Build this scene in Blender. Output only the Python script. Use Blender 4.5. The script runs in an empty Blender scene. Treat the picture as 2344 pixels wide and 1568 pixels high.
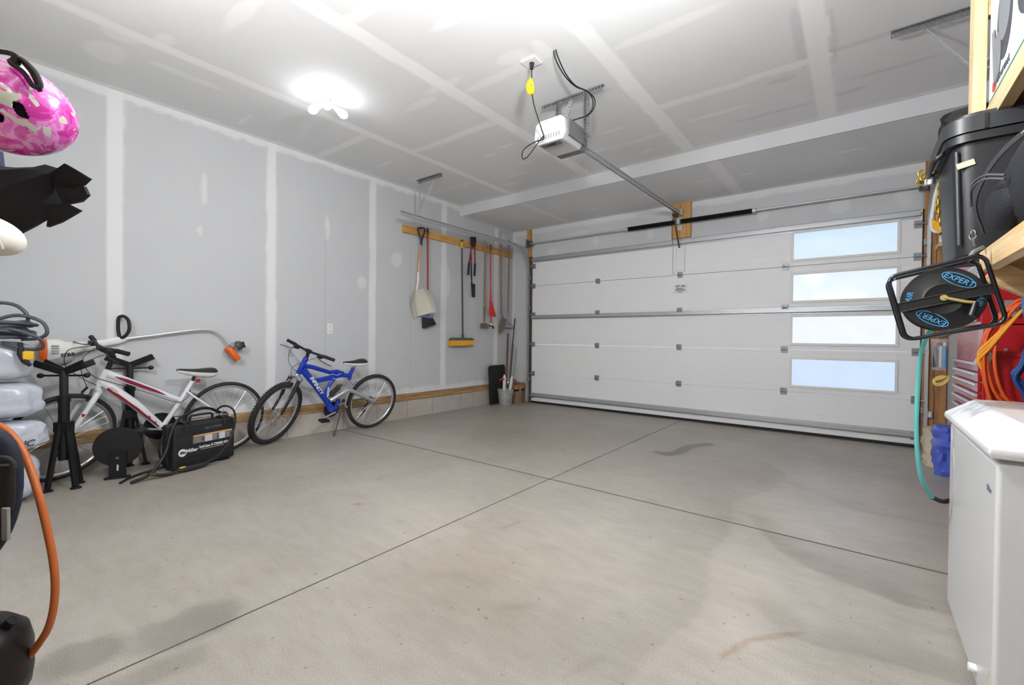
import bpy, bmesh, math, random
import numpy as np
from math import sin, cos, pi, radians, sqrt, atan2
from mathutils import Vector, Matrix

random.seed(7)
rng = np.random.default_rng(7)
SC = bpy.context.scene
COL = SC.collection

# ------------------------------------------------------------------ camera
F_PX, YAW, PITCH, ROLL, CAM_Z = 1025.03, 37.79, -0.609, 0.581, 1.0931
def make_camera():
    y, p, r = radians(YAW), radians(PITCH), radians(ROLL)
    fw = Vector((-sin(y) * cos(p), cos(y) * cos(p), sin(p)))
    rt = Vector((cos(y), sin(y), 0)); up = rt.cross(fw)
    R = rt * cos(r) + up * sin(r); U = up * cos(r) - rt * sin(r)
    cd = bpy.data.cameras.new('camera'); cd.sensor_width = 36; cd.lens = F_PX / 2344 * 36
    cd.clip_start = .02; cd.clip_end = 300
    co = bpy.data.objects.new('camera', cd); COL.objects.link(co)
    m = Matrix((R, U, -fw)).transposed().to_4x4(); m.translation = (0, 0, CAM_Z)
    co.matrix_world = m
    SC.camera = co
make_camera()

# ------------------------------------------------------------------ world, exposure
SC.view_settings.view_transform = 'Standard'
SC.view_settings.look = 'None'
SC.view_settings.gamma = 1
SC.view_settings.use_curve_mapping = False
SC.view_settings.exposure = EXPOSURE = 0.94
BULB = 15.0
TUBE = 185.0
GLOBE = 360.0
w = bpy.data.worlds.new('sky'); SC.world = w; w.use_nodes = True
nt = w.node_tree; nt.nodes.clear()
o = nt.nodes.new('ShaderNodeOutputWorld'); b = nt.nodes.new('ShaderNodeBackground')
tc = nt.nodes.new('ShaderNodeTexCoord'); sx = nt.nodes.new('ShaderNodeSeparateXYZ'); cr = nt.nodes.new('ShaderNodeValToRGB')
nt.links.new(tc.outputs['Generated'], sx.inputs[0]); nt.links.new(sx.outputs['Z'], cr.inputs[0])
nt.links.new(cr.outputs[0], b.inputs[0]); nt.links.new(b.outputs[0], o.inputs[0])
e = cr.color_ramp.elements
e[0].position = 0.0; e[0].color = (.74, .78, .86, 1)
e[1].position = .6; e[1].color = (.55, .68, .92, 1)
k = e.new(.10); k.color = (.68, .76, .88, 1)
k = e.new(.20); k.color = (.50, .64, .88, 1)
b.inputs['Strength'].default_value = 0.70

# ------------------------------------------------------------------ helpers
def lin(c):
    if isinstance(c, str):
        c = [int(c[i:i + 2], 16) for i in (0, 2, 4)]
    return tuple(((v / 255) / 12.92 if v / 255 <= .04045 else ((v / 255 + .055) / 1.055) ** 2.4) for v in c)

MATS = {}
def P(name, col, rough=.5, metal=0., var=.06, vs=6., bump=0., bs=80., spec=.5, trans=0., alpha=1., stretch=None, coat=0., sub=0.):
    """procedural principled material with noise colour variation and bump"""
    if name in MATS: return MATS[name]
    m = bpy.data.materials.new(name); m.use_nodes = True
    n = m.node_tree.nodes; l = m.node_tree.links
    bs_ = n['Principled BSDF']
    c = lin(col)
    tc = n.new('ShaderNodeTexCoord'); src = tc.outputs['Object']
    if stretch:
        mp = n.new('ShaderNodeMapping'); mp.inputs['Scale'].default_value = stretch
        l.new(src, mp.inputs[0]); src = mp.outputs[0]
    nz = n.new('ShaderNodeTexNoise'); nz.inputs['Scale'].default_value = vs; nz.inputs['Detail'].default_value = 5
    l.new(src, nz.inputs[0])
    mx = n.new('ShaderNodeMix'); mx.data_type = 'RGBA'
    mx.inputs[6].default_value = (*[v * (1 - var) for v in c], 1)
    mx.inputs[7].default_value = (*[min(1, v * (1 + var)) for v in c], 1)
    l.new(nz.outputs[0], mx.inputs[0]); l.new(mx.outputs[2], bs_.inputs['Base Color'])
    bs_.inputs['Roughness'].default_value = rough; bs_.inputs['Metallic'].default_value = metal
    bs_.inputs['Specular IOR Level'].default_value = spec
    bs_.inputs['Transmission Weight'].default_value = trans
    bs_.inputs['Alpha'].default_value = alpha
    bs_.inputs['Coat Weight'].default_value = coat
    if bump:
        n2 = n.new('ShaderNodeTexNoise'); n2.inputs['Scale'].default_value = bs; n2.inputs['Detail'].default_value = 4
        l.new(src, n2.inputs[0])
        bp = n.new('ShaderNodeBump'); bp.inputs['Strength'].default_value = bump; bp.inputs['Distance'].default_value = .01
        l.new(n2.outputs[0], bp.inputs['Height']); l.new(bp.outputs[0], bs_.inputs['Normal'])
    MATS[name] = m
    return m

def wood(name, col, dark, axis='x', scale=1., rough=.65):
    """wood with grain running along one axis"""
    if name in MATS: return MATS[name]
    m = bpy.data.materials.new(name); m.use_nodes = True
    n = m.node_tree.nodes; l = m.node_tree.links; bs = n['Principled BSDF']
    tc = n.new('ShaderNodeTexCoord'); mp = n.new('ShaderNodeMapping')
    s = [28 * scale] * 3; s['xyz'.index(axis)] = 1.6 * scale
    mp.inputs['Scale'].default_value = s
    l.new(tc.outputs['Object'], mp.inputs[0])
    nz = n.new('ShaderNodeTexNoise'); nz.inputs['Scale'].default_value = 1; nz.inputs['Detail'].default_value = 6; nz.inputs['Roughness'].default_value = .6
    l.new(mp.outputs[0], nz.inputs[0])
    nk = n.new('ShaderNodeTexNoise'); nk.inputs['Scale'].default_value = 5 * scale
    l.new(tc.outputs['Object'], nk.inputs[0])
    cr = n.new('ShaderNodeValToRGB'); e = cr.color_ramp.elements
    e[0].position = .35; e[0].color = (*lin(dark), 1); e[1].position = .6; e[1].color = (*lin(col), 1)
    l.new(nz.outputs[0], cr.inputs[0])
    mx = n.new('ShaderNodeMix'); mx.data_type = 'RGBA'; mx.blend_type = 'MULTIPLY'; mx.inputs[0].default_value = .35
    l.new(cr.outputs[0], mx.inputs[6]); l.new(nk.outputs[0], mx.inputs[7])
    mx2 = n.new('ShaderNodeBrightContrast'); mx2.inputs['Bright'].default_value = .02
    l.new(mx.outputs[2], mx2.inputs[0])
    l.new(mx2.outputs[0], bs.inputs['Base Color']); bs.inputs['Roughness'].default_value = rough
    bp = n.new('ShaderNodeBump'); bp.inputs['Strength'].default_value = .25; bp.inputs['Distance'].default_value = .003
    l.new(nz.outputs[0], bp.inputs['Height']); l.new(bp.outputs[0], bs.inputs['Normal'])
    MATS[name] = m
    return m

def emit(name, col, s):
    m = bpy.data.materials.new(name); m.use_nodes = True
    n = m.node_tree.nodes; l = m.node_tree.links; n.clear()
    o = n.new('ShaderNodeOutputMaterial'); e = n.new('ShaderNodeEmission')
    e.inputs[0].default_value = (*col, 1); e.inputs[1].default_value = s
    l.new(e.outputs[0], o.inputs[0]); MATS[name] = m
    return m

V = lambda *a: Vector(a)
ROOT = {}          # root object -> (matrix, local flag)

def thing(name, label, cat, loc=(0, 0, 0), M=None, group=None, kind=None):
    """Empty at the base of a thing. With M the parts are given in the local frame of M, otherwise in world coordinates."""
    o = bpy.data.objects.new(name, None); COL.objects.link(o)
    o.empty_display_size = .05
    if M is None:
        M2 = Matrix.Translation(loc); loc_ = False
    else:
        M2 = M; loc_ = True
    o.matrix_world = M2
    if label: o['label'] = label
    if cat: o['category'] = cat
    if group: o['group'] = group
    if kind: o['kind'] = kind
    ROOT[o.name] = (M2, loc_)
    return o

def tag(o, label=None, cat=None, group=None, kind=None):
    if label: o['label'] = label
    if cat: o['category'] = cat
    if group: o['group'] = group
    if kind: o['kind'] = kind
    return o

def root_of(o):
    while o.parent: o = o.parent
    return o

class MB:
    def __init__(s): s.v = []; s.f = []
    def add(s, vs, fs):
        k = len(s.v); s.v += [tuple(p) for p in vs]; s.f += [tuple(i + k for i in f) for f in fs]; return s
    def box(s, x0, x1, y0, y1, z0, z1, M=None):
        vs = [V(x, y, z) for x in (x0, x1) for y in (y0, y1) for z in (z0, z1)]
        if M is not None: vs = [M @ p for p in vs]
        return s.add(vs, [(0, 1, 3, 2), (4, 6, 7, 5), (0, 4, 5, 1), (2, 3, 7, 6), (0, 2, 6, 4), (1, 5, 7, 3)])
    def cbox(s, c, d, M=None):
        return s.box(c[0] - d[0] / 2, c[0] + d[0] / 2, c[1] - d[1] / 2, c[1] + d[1] / 2, c[2] - d[2] / 2, c[2] + d[2] / 2, M)
    def bar(s, a, b, w, h, up=(0, 0, 1)):
        """box beam from a to b, w across, h along up"""
        a = Vector(a); b = Vector(b); d = b - a; L = d.length; d.normalize()
        u = Vector(up); sd = d.cross(u)
        if sd.length < 1e-4: u = Vector((1, 0, 0)); sd = d.cross(u)
        sd.normalize(); u = sd.cross(d)
        M = Matrix((d, sd, u)).transposed().to_4x4(); M.translation = a
        return s.box(0, L, -w / 2, w / 2, -h / 2, h / 2, M)
    def ring_tube(s, rings, closed=False, cap=True):
        n = len(rings[0]); k = len(s.v)
        for r in rings: s.v += [tuple(p) for p in r]
        m = len(rings)
        for i in range(m if closed else m - 1):
            a = k + i * n; b = k + ((i + 1) % m) * n
            for j in range(n):
                s.f.append((a + j, a + (j + 1) % n, b + (j + 1) % n, b + j))
        if cap and not closed:
            s.f.append(tuple(k + j for j in reversed(range(n)))); s.f.append(tuple(k + (m - 1) * n + j for j in range(n)))
        return s
    def tube(s, pts, r, n=8, closed=False, cap=True, flat=1., up=None):
        pts = [Vector(p) for p in pts]; m = len(pts)
        rs = r if hasattr(r, '__len__') else [r] * m
        T = []
        for i in range(m):
            if closed: t = pts[(i + 1) % m] - pts[i - 1]
            else: t = pts[min(i + 1, m - 1)] - pts[max(i - 1, 0)]
            if t.length < 1e-9: t = V(0, 0, 1)
            T.append(t.normalized())
        u = Vector(up) if up is not None else (V(0, 0, 1) if abs(T[0].z) < .9 else V(1, 0, 0))
        u = (u - T[0] * u.dot(T[0])).normalized()
        rings = []
        for i in range(m):
            if up is not None: u = Vector(up)
            u = u - T[i] * u.dot(T[i])
            if u.length < 1e-6: u = T[i].orthogonal()
            u.normalize(); w = T[i].cross(u)
            rings.append([pts[i] + (u * cos(2 * pi * j / n) * flat + w * sin(2 * pi * j / n)) * rs[i] for j in range(n)])
        return s.ring_tube(rings, closed, cap)
    def lathe(s, prof, c=(0, 0, 0), axis=(0, 0, 1), n=24, cap=True, M=None):
        ax = Vector(axis).normalized(); u = ax.orthogonal().normalized(); w = ax.cross(u); c = Vector(c)
        rings = [[c + ax * z + (u * cos(2 * pi * j / n) + w * sin(2 * pi * j / n)) * r for j in range(n)] for r, z in prof]
        if M is not None: rings = [[M @ p for p in r] for r in rings]
        return s.ring_tube(rings, False, cap)
    def cyl(s, a, b, r, n=16, r2=None):
        return s.tube([a, b], [r, r2 if r2 is not None else r], n)
    def torus(s, c, axis, R, r, n=32, m=8):
        ax = Vector(axis).normalized(); u = ax.orthogonal().normalized(); w = ax.cross(u); c = Vector(c)
        return s.tube([c + (u * cos(2 * pi * j / n) + w * sin(2 * pi * j / n)) * R for j in range(n)], r, m, closed=True, up=ax)
    def prism(s, poly, t, M=None):
        """polygon in local xy, extruded 0..t along z"""
        n = len(poly)
        vs = [V(p[0], p[1], 0) for p in poly] + [V(p[0], p[1], t) for p in poly]
        if M is not None: vs = [M @ p for p in vs]
        return s.add(vs, [tuple(reversed(range(n))), tuple(range(n, 2 * n))] + [(i, (i + 1) % n, n + (i + 1) % n, n + i) for i in range(n)])
    def ell(s, c, r, nu=16, nv=10, M=None):
        c = Vector(c); rings = []
        for i in range(nv + 1):
            a = -pi / 2 + pi * i / nv; a = max(-pi / 2 + .02, min(pi / 2 - .02, a))
            rings.append([V(r[0] * cos(a) * cos(2 * pi * j / nu), r[1] * cos(a) * sin(2 * pi * j / nu), r[2] * sin(a)) for j in range(nu)])
        rings = [[(M @ p if M is not None else p) + c for p in q] for q in rings]
        return s.ring_tube(rings)
    def xf(s, M):
        s.v = [tuple(M @ Vector(p)) for p in s.v]; return s
    def build(s, name, mat, parent=None, smooth=None, bevel=0., seg=2):
        if parent is not None:
            rt = root_of(parent); M, loc = ROOT.get(rt.name, (Matrix.Translation(rt.location), False))
            org = Vector((0, 0, 0)); vs = s.v if loc else [tuple(M.inverted() @ Vector(p)) for p in s.v]
        else:
            a = np.array(s.v); org = Vector(((a[:, 0].min() + a[:, 0].max()) / 2, (a[:, 1].min() + a[:, 1].max()) / 2, a[:, 2].min()))
            vs = [tuple(Vector(p) - org) for p in s.v]
        me = bpy.data.meshes.new(name); me.from_pydata(vs, [], s.f); me.update()
        bm = bmesh.new(); bm.from_mesh(me); bmesh.ops.recalc_face_normals(bm, faces=bm.faces); bm.to_mesh(me); bm.free()
        if mat: me.materials.append(mat)
        if smooth:
            me.polygons.foreach_set('use_smooth', [True] * len(me.polygons)); me.set_sharp_from_angle(angle=radians(smooth))
        o = bpy.data.objects.new(name, me); COL.objects.link(o)
        if parent is not None: o.parent = parent
        else: o.location = org
        if bevel:
            md = o.modifiers.new('bevel', 'BEVEL'); md.width = bevel; md.segments = seg; md.limit_method = 'ANGLE'; md.angle_limit = radians(40)
            if not smooth:
                me.polygons.foreach_set('use_smooth', [True] * len(me.polygons)); me.set_sharp_from_angle(angle=radians(35))
                md.harden_normals = True
        return o

def copy_tree(o, M=None):
    """a thing with its parts and sub-parts"""
    def rec(s, par):
        c = s.copy(); COL.objects.link(c)
        for k in list(c.keys()):
            pass
        c.parent = par
        if par is not None: c.matrix_parent_inverse = s.matrix_parent_inverse.copy()
        for ch in list(s.children): rec(ch, c)
        return c
    c = rec(o, None)
    if M is not None: c.matrix_world = M
    ROOT[c.name] = (c.matrix_world.copy(), True)
    return c

def spline(pts, n=8, closed=False):
    """catmull-rom through points"""
    P_ = [Vector(p) for p in pts]; m = len(P_); out = []
    rngi = range(m if closed else m - 1)
    for i in rngi:
        p0 = P_[i - 1] if (i > 0 or closed) else P_[0] * 2 - P_[1]
        p1 = P_[i]; p2 = P_[(i + 1) % m]
        p3 = P_[(i + 2) % m] if (i + 2 < m or closed) else P_[-1] * 2 - P_[-2]
        for k in range(n):
            t = k / n
            out.append(.5 * ((2 * p1) + (p2 - p0) * t + (2 * p0 - 5 * p1 + 4 * p2 - p3) * t * t + (3 * p1 - p0 - 3 * p2 + p3) * t ** 3))
    if not closed: out.append(P_[-1])
    return out

def text_mesh(txt, size, extrude=.0006, shear=0., bold=0., sx=1.):
    """lettering as MB, centred on the origin in the xy plane, facing +z"""
    c = bpy.data.curves.new('lettering', 'FONT'); c.body = txt; c.size = size; c.extrude = extrude; c.shear = shear; c.offset = bold
    c.align_x = 'CENTER'; c.align_y = 'CENTER'; c.resolution_u = 3
    o = bpy.data.objects.new('lettering', c); COL.objects.link(o)
    bpy.context.view_layer.update()
    ev = o.evaluated_get(bpy.context.evaluated_depsgraph_get()); me = ev.to_mesh()
    m = MB(); m.add([V(v.co.x * sx, v.co.y, v.co.z) for v in me.vertices], [tuple(p.vertices) for p in me.polygons])
    ev.to_mesh_clear(); bpy.data.objects.remove(o); bpy.data.curves.remove(c)
    return m

def frame_m(o, x, y):
    """matrix with origin o, local x and y directions"""
    x = Vector(x).normalized(); z = x.cross(Vector(y)).normalized(); y = z.cross(x)
    M = Matrix((x, y, z)).transposed().to_4x4(); M.translation = Vector(o)
    return M

def vnoise(x, y, scale, seed=0):
    """smooth value noise on numpy arrays, 0..1"""
    r = np.random.default_rng(seed); G = r.random((256, 256))
    X = np.asarray(x) * scale + 1000; Y = np.asarray(y) * scale + 1000
    i = np.floor(X).astype(int); j = np.floor(Y).astype(int); fx = X - i; fy = Y - j
    fx = fx * fx * (3 - 2 * fx); fy = fy * fy * (3 - 2 * fy)
    g = lambda a, b: G[a % 256, b % 256]
    return (g(i, j) * (1 - fx) + g(i + 1, j) * fx) * (1 - fy) + (g(i, j + 1) * (1 - fx) + g(i + 1, j + 1) * fx) * fy
def fnoise(x, y, scale, seed=0, oct=4):
    s = 0; a = 1; t = 0
    for k in range(oct):
        s = s + a * vnoise(x, y, scale * 2 ** k, seed + k); t += a; a *= .5
    return s / t
def sstep(a, b, x):
    t = np.clip((x - a) / (b - a), 0, 1); return t * t * (3 - 2 * t)

def grid_plane(name, o, du, dv, nu, nv, mat, attrs, thick=.08, parent=None, extra=None):
    """subdivided panel: origin o, spans du, dv; attrs = {name: fn(U,V) in metres}; thickness behind"""
    o = np.array(o, float); du = np.array(du, float); dv = np.array(dv, float)
    Lu = np.linalg.norm(du); Lv = np.linalg.norm(dv)
    u, v = np.meshgrid(np.linspace(0, 1, nu + 1), np.linspace(0, 1, nv + 1), indexing='ij')
    co = o + u[..., None] * du + v[..., None] * dv
    nrm = np.cross(du, dv); nrm /= np.linalg.norm(nrm)
    vs = co.reshape(-1, 3); idx = np.arange((nu + 1) * (nv + 1)).reshape(nu + 1, nv + 1)
    f = np.stack([idx[:-1, :-1], idx[1:, :-1], idx[1:, 1:], idx[:-1, 1:]], -1).reshape(-1, 4)
    nb = len(vs); back = np.array([o, o + du, o + du + dv, o + dv]) - nrm * thick
    vs = np.vstack([vs, back])
    c = [idx[0, 0], idx[-1, 0], idx[-1, -1], idx[0, -1]]
    ff = [tuple(int(q) for q in r) for r in f]
    ff.append((nb + 3, nb + 2, nb + 1, nb))
    edges = [list(idx[:, 0]), list(idx[-1, :]), list(idx[::-1, -1]), list(idx[0, ::-1])]
    for k in range(4):
        e_ = [int(q) for q in edges[k]]
        ff.append(tuple(reversed(e_)) + (nb + k, nb + (k + 1) % 4))
    me = bpy.data.meshes.new(name); me.from_pydata([tuple(p) for p in vs], [], ff); me.update()
    X = vs[:nb]
    for an, fn in attrs.items():
        val = np.zeros(len(vs), np.float32); val[:nb] = fn(X)
        at = me.attributes.new(an, 'FLOAT', 'POINT'); at.data.foreach_set('value', val)
    if mat: me.materials.append(mat)
    ob = bpy.data.objects.new(name, me); COL.objects.link(ob)
    if parent: ob.parent = parent
    return ob
# ------------------------------------------------------------------ setting
A, XR, YB, D, H = -4.81, 1.06, -.36, 6.196, 3.073
YS, ZS = 4.883, 2.925
JX, JY = -1.883, 2.9246

def drywall_mat(name, dark, base, light, rough=.85):
    m = bpy.data.materials.new(name); m.use_nodes = True
    n = m.node_tree.nodes; l = m.node_tree.links; bs = n['Principled BSDF']
    at = n.new('ShaderNodeAttribute'); at.attribute_name = 'mud'
    mr = n.new('ShaderNodeMapRange'); mr.inputs['From Min'].default_value = -1; mr.inputs['From Max'].default_value = 1
    l.new(at.outputs['Fac'], mr.inputs['Value'])
    cr = n.new('ShaderNodeValToRGB'); e = cr.color_ramp.elements
    e[0].position = 0; e[0].color = (*lin(dark), 1); e[1].position = 1; e[1].color = (*lin(light), 1)
    k = e.new(.5); k.color = (*lin(base), 1)
    l.new(mr.outputs[0], cr.inputs[0])
    tc = n.new('ShaderNodeTexCoord'); nz = n.new('ShaderNodeTexNoise'); nz.inputs['Scale'].default_value = 2.2; nz.inputs['Detail'].default_value = 8
    l.new(tc.outputs['Object'], nz.inputs[0])
    mx = n.new('ShaderNodeMix'); mx.data_type = 'RGBA'; mx.blend_type = 'MULTIPLY'; mx.inputs[0].default_value = 1
    rg = n.new('ShaderNodeMapRange'); rg.inputs['To Min'].default_value = .955; rg.inputs['To Max'].default_value = 1.03
    l.new(nz.outputs[0], rg.inputs['Value']); l.new(cr.outputs[0], mx.inputs[6]); l.new(rg.outputs[0], mx.inputs[7])
    l.new(mx.outputs[2], bs.inputs['Base Color']); bs.inputs['Roughness'].default_value = rough
    n2 = n.new('ShaderNodeTexNoise'); n2.inputs['Scale'].default_value = 160; l.new(tc.outputs['Object'], n2.inputs[0])
    bp = n.new('ShaderNodeBump'); bp.inputs['Strength'].default_value = .12; bp.inputs['Distance'].default_value = .002
    l.new(n2.outputs[0], bp.inputs['Height']); l.new(bp.outputs[0], bs.inputs['Normal'])
    MATS[name] = m
    return m
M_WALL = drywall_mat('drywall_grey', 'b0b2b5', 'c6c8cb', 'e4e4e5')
M_CEIL = drywall_mat('drywall_ceiling', 'cdcfd1', 'e2e3e4', 'f4f4f4')
M_FARW = drywall_mat('drywall_header', 'b4b6b9', 'cbcdd0', 'e2e3e4')

def band(d, hw, soft=.02): return 1 - sstep(hw, hw + soft, np.abs(d))
def blob(a, b, ca, cb, ra, rb, seed, soft=.25, wob=.5):
    r = np.sqrt(((a - ca) / ra) ** 2 + ((b - cb) / rb) ** 2) + wob * (fnoise(a, b, 9, seed) - .5)
    return 1 - sstep(1 - soft, 1 + soft * .4, r)

def mud_left(X):
    y, z = X[:, 1], X[:, 2]; wob = (fnoise(y * 3, z, 5, 3) - .5) * .05
    m = np.zeros(len(y))
    for k, (c, hw) in enumerate(((.905, .042), (2.133, .036), (3.35, .036), (4.56, .04), (5.75, .04), (-.3, .04))):
        m = np.maximum(m, band(y - c + wob * .6, hw) * (.85 + .3 * fnoise(y, z, 3, 40 + k)))
    m = np.maximum(m, .8 * sstep(H - .075, H - .05, z + wob))
    m = np.maximum(m, .75 * (1 - sstep(.385, .41, z + wob)))
    for c in ((1.53, 2.44, .03, .17), (1.5, 2.05, .02, .06), (2.745, 2.33, .035, .16), (3.2, 1.75, .07, .08), (3.72, 2.1, .09, .1), (5.2, 2.6, .1, .05), (4.63, 1.9, .06, .25), (5.95, 2.75, .05, .12), (6.05, 2.4, .06, .05), (.95, 2.83, .03, .08)):
        m = np.maximum(m, .55 * blob(y, z, *c, seed=int(c[0] * 100)))
    # panel edge lines and fastener dimples along the studs
    for c in (1.515, 2.726, 3.95):
        m = np.minimum(m, m - .35 * band(y - c, .004, .006) * (z < 2.3))
    return m

def mud_ceil(X):
    x, y = X[:, 0], X[:, 1]; wob = (fnoise(x, y, 5, 11) - .5) * .05
    m = np.zeros(len(x))
    for k, (c, hw) in enumerate(((-3.825, .04), (-2.62, .055), (-1.436, .055), (-.25, .055))):
        m = np.maximum(m, band(x - c + wob * .6, hw) * (.8 + .3 * fnoise(x, y, 4, 60 + k)))
    m = np.maximum(m, .8 * (1 - sstep(.06, .085, x - A + wob)))
    m = np.maximum(m, .6 * sstep(YS - .09, YS - .06, y + wob))
    def butt(x0, x1, yy, hw=.035, s=.75):
        return s * band(y - yy + wob, hw) * sstep(x0 - .02, x0 + .02, x) * (1 - sstep(x1 - .02, x1 + .02, x))
    for q in ((A, -3.8, 2.61), (-3.8, -2.62, 3.15), (-1.4, -.28, 3.805), (-2.6, -1.45, 1.6), (-4.8, -3.8, .1), (A, -3.82, 4.2, .03, .4), (-2.6, -1.45, 4.3, .03, .4), (-.9, 1, 2.0)):
        m = np.maximum(m, butt(*q))
    for i, c in enumerate(((-4.22, .74, .16, .12), (-2.0, 1.98, .28, .045), (-2.98, 1.16, .3, .05), (-4.33, 3.17, .18, .03), (-4.2, 4.27, .2, .025), (-2.24, 2.63, .3, .05),
              (-1.97, 2.5, .14, .07), (-1.74, 2.56, .05, .12), (-2.05, 3.36, .26, .04), (-2.36, 4.27, .2, .03), (-3.33, 4.33, .2, .025), (-2.98, 2.54, .2, .045),
              (-2.62, 2.46, .24, .05), (-1.05, 2.85, .4, .05), (-3.2, 3.7, .12, .03), (-3.0, 4.1, .1, .03), (-3.6, 4.55, .2, .03), (-2.9, 3.62, .14, .03), (-1.9, 3.95, .16, .03),
              (-1.0, 4.2, .3, .03), (-4.5, 1.75, .15, .03), (-4.45, 3.7, .12, .03), (-1.9, 2.62, .16, .09), (-4.1, 1.2, .05, .25), (-3.9, .75, .1, .12), (-3.75, .95, .12, .06), (-1.8, 4.6, .1, .03))):
        m = np.maximum(m, .55 * blob(x, y, *c, seed=90 + i))
    for i, c in enumerate(((-.62, 4.47, .33, .03), (-.1, 4.45, .12, .04), (.02, 3.76, .34, .035), (.15, 4.25, .3, .02), (-.34, 3.5, .035, .4), (-.17, 3.6, .03, .35), (-.5, 3.95, .1, .04))):
        m = np.where(m > .5, m, m - .6 * blob(x, y, *c, seed=130 + i))
    return m

def mud_low(X):
    x, y = X[:, 0], X[:, 1]; wob = (fnoise(x, y, 5, 21) - .5) * .04
    m = .75 * (1 - sstep(.07, .095, x - A + wob))
    m = np.maximum(m, .8 * sstep(D - .09, D - .06, y + wob))
    m = np.maximum(m, .5 * (1 - sstep(.02, .05, y - YS + wob)))
    m = np.maximum(m, .75 * band(x + 1.22 + wob, .055))
    m = np.maximum(m, .6 * band(x + 3.66 + wob, .045))
    for i, c in enumerate(((-4.45, 5.0, .12, .03), (-4.1, 5.5, .06, .03), (-3.4, 5.3, .12, .03), (-1.0, 5.5, .1, .03), (-2.6, 5.2, .14, .02), (-3.0, 5.7, .1, .03), (-.1, 5.4, .16, .03), (-1.45, 5.45, .08, .02), (-2.2, 5.55, .08, .02))):
        m = np.maximum(m, .6 * blob(x, y, *c, seed=170 + i))
    return m

def mud_head(X):
    x, z = X[:, 0], X[:, 2]; wob = (fnoise(x, z, 6, 31) - .5) * .05
    m = .8 * sstep(ZS - .09, ZS - .06, z + wob)
    m = np.maximum(m, .8 * (1 - sstep(.05, .075, x - A + wob)))
    for i, c in enumerate(((-4.0, 2.52, .1, .06), (-3.2, 2.58, .05, .08), (-2.35, 2.6, .06, .1), (-.95, 2.62, .07, .08), (-.2, 2.6, .1, .1), (.35, 2.6, .08, .12), (-3.5, 2.75, .2, .03))):
        m = np.maximum(m, .45 * blob(x, z, *c, seed=210 + i))
    return m

st = lambda o: tag(o, kind='structure')
n_ = lambda L, s=.02: max(2, int(L / s))
# walls
st(grid_plane('wall_left', (A, YB, .325), (0, D - YB, 0), (0, 0, H - .325), n_(D - YB), n_(H - .325), M_WALL, {'mud': mud_left}, thick=.12))
cl = grid_plane('ceiling', (A, YB, H), (0, YS - YB, 0), (XR - A, 0, 0), n_(YS - YB), n_(XR - A), M_CEIL, {'mud': mud_ceil}, thick=.1)
for v in [cl]: st(v)
lo = grid_plane('lowered_ceiling', (A, YS + .0201, ZS), (0, D - YS - .0201, 0), (XR - A, 0, 0), n_(D - YS), n_(XR - A), M_CEIL, {'mud': mud_low}, thick=.02, parent=cl)
grid_plane('soffit_face', (A, YS, ZS), (XR - A, 0, 0), (0, 0, H - ZS), n_(XR - A, .04), 6, M_WALL, {'mud': lambda X: .25 * fnoise(X[:, 0], X[:, 2], 3, 5)}, thick=.02, parent=cl)  # greyer than the ceiling, putting the face's shade into its colour
wf = st(grid_plane('wall_far', (A, D, 2.45), (XR - A, 0, 0), (0, 0, H - 2.45), n_(XR - A), n_(H - 2.45), M_FARW, {'mud': mud_head}, thick=.12))
grid_plane('side_panel', (A, D, .325), (-4.44 - A, 0, 0), (0, 0, 2.125), 18, 100, M_FARW, {'mud': lambda X: mud_head(X) * .9}, thick=.12, parent=wf)
MB().box(-4.42, -4.376, D + .046, D + .12, 0, 2.46).box(.492, .70, D + .046, D + .12, 0, 2.46).box(-4.42, .7, D + .046, D + .12, 2.44, 2.5).box(A, -4.40, D + .02, D + .12, 0, .34).build('weather_stop', P('stop_vinyl', '8d8a86', .6), wf)
MB().box(-4.432, -4.379, D - .012, D + .05, 0, 2.46).build('side_seal', P('seal_dark', '4b4a49', .6), wf)
M_PLAIN = P('bare_drywall', 'b4b3b0', .85, var=.05, vs=2)
M_CONC = P('curb_concrete', 'b9b1aa', .9, var=.16, vs=9, bump=.5, bs=30)
M_CONCD = P('dark_concrete', '7d746b', .9, var=.25, vs=12, bump=.6, bs=25)
W_PINE = wood('pine_lumber', 'd9a75f', 'b9813c', 'z')
W_STUD = wood('stud_lumber', 'c48d52', '8f5b2c', 'z')
W_SILL = wood('sill_lumber', 'c39a5f', '8f6a3c', 'y', 1.3)
W_BOARD = wood('board_lumber', 'e0ac5c', 'bd8338', 'y', 1.1)
W_PALE = wood('pale_lumber_upright', 'ecd6ae', 'd9b983', 'z', 1.)
W_PALEY = wood('pale_lumber', 'e6cba0', 'c9a46c', 'y', 1.)
W_PALEX = wood('pale_lumber_cross', 'dcbb8c', 'b68f5c', 'x', 1.)
MB().box(.69, XR, D, D + .12, 0, 2.45).build('side_panel', M_PLAIN, wf)
st(MB().box(XR, XR + .12, YB, D, 0, H).build('wall_right', M_PLAIN))
st(MB().box(A, XR, YB - .12, YB, 0, H).build('wall_back', M_PLAIN))

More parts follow.
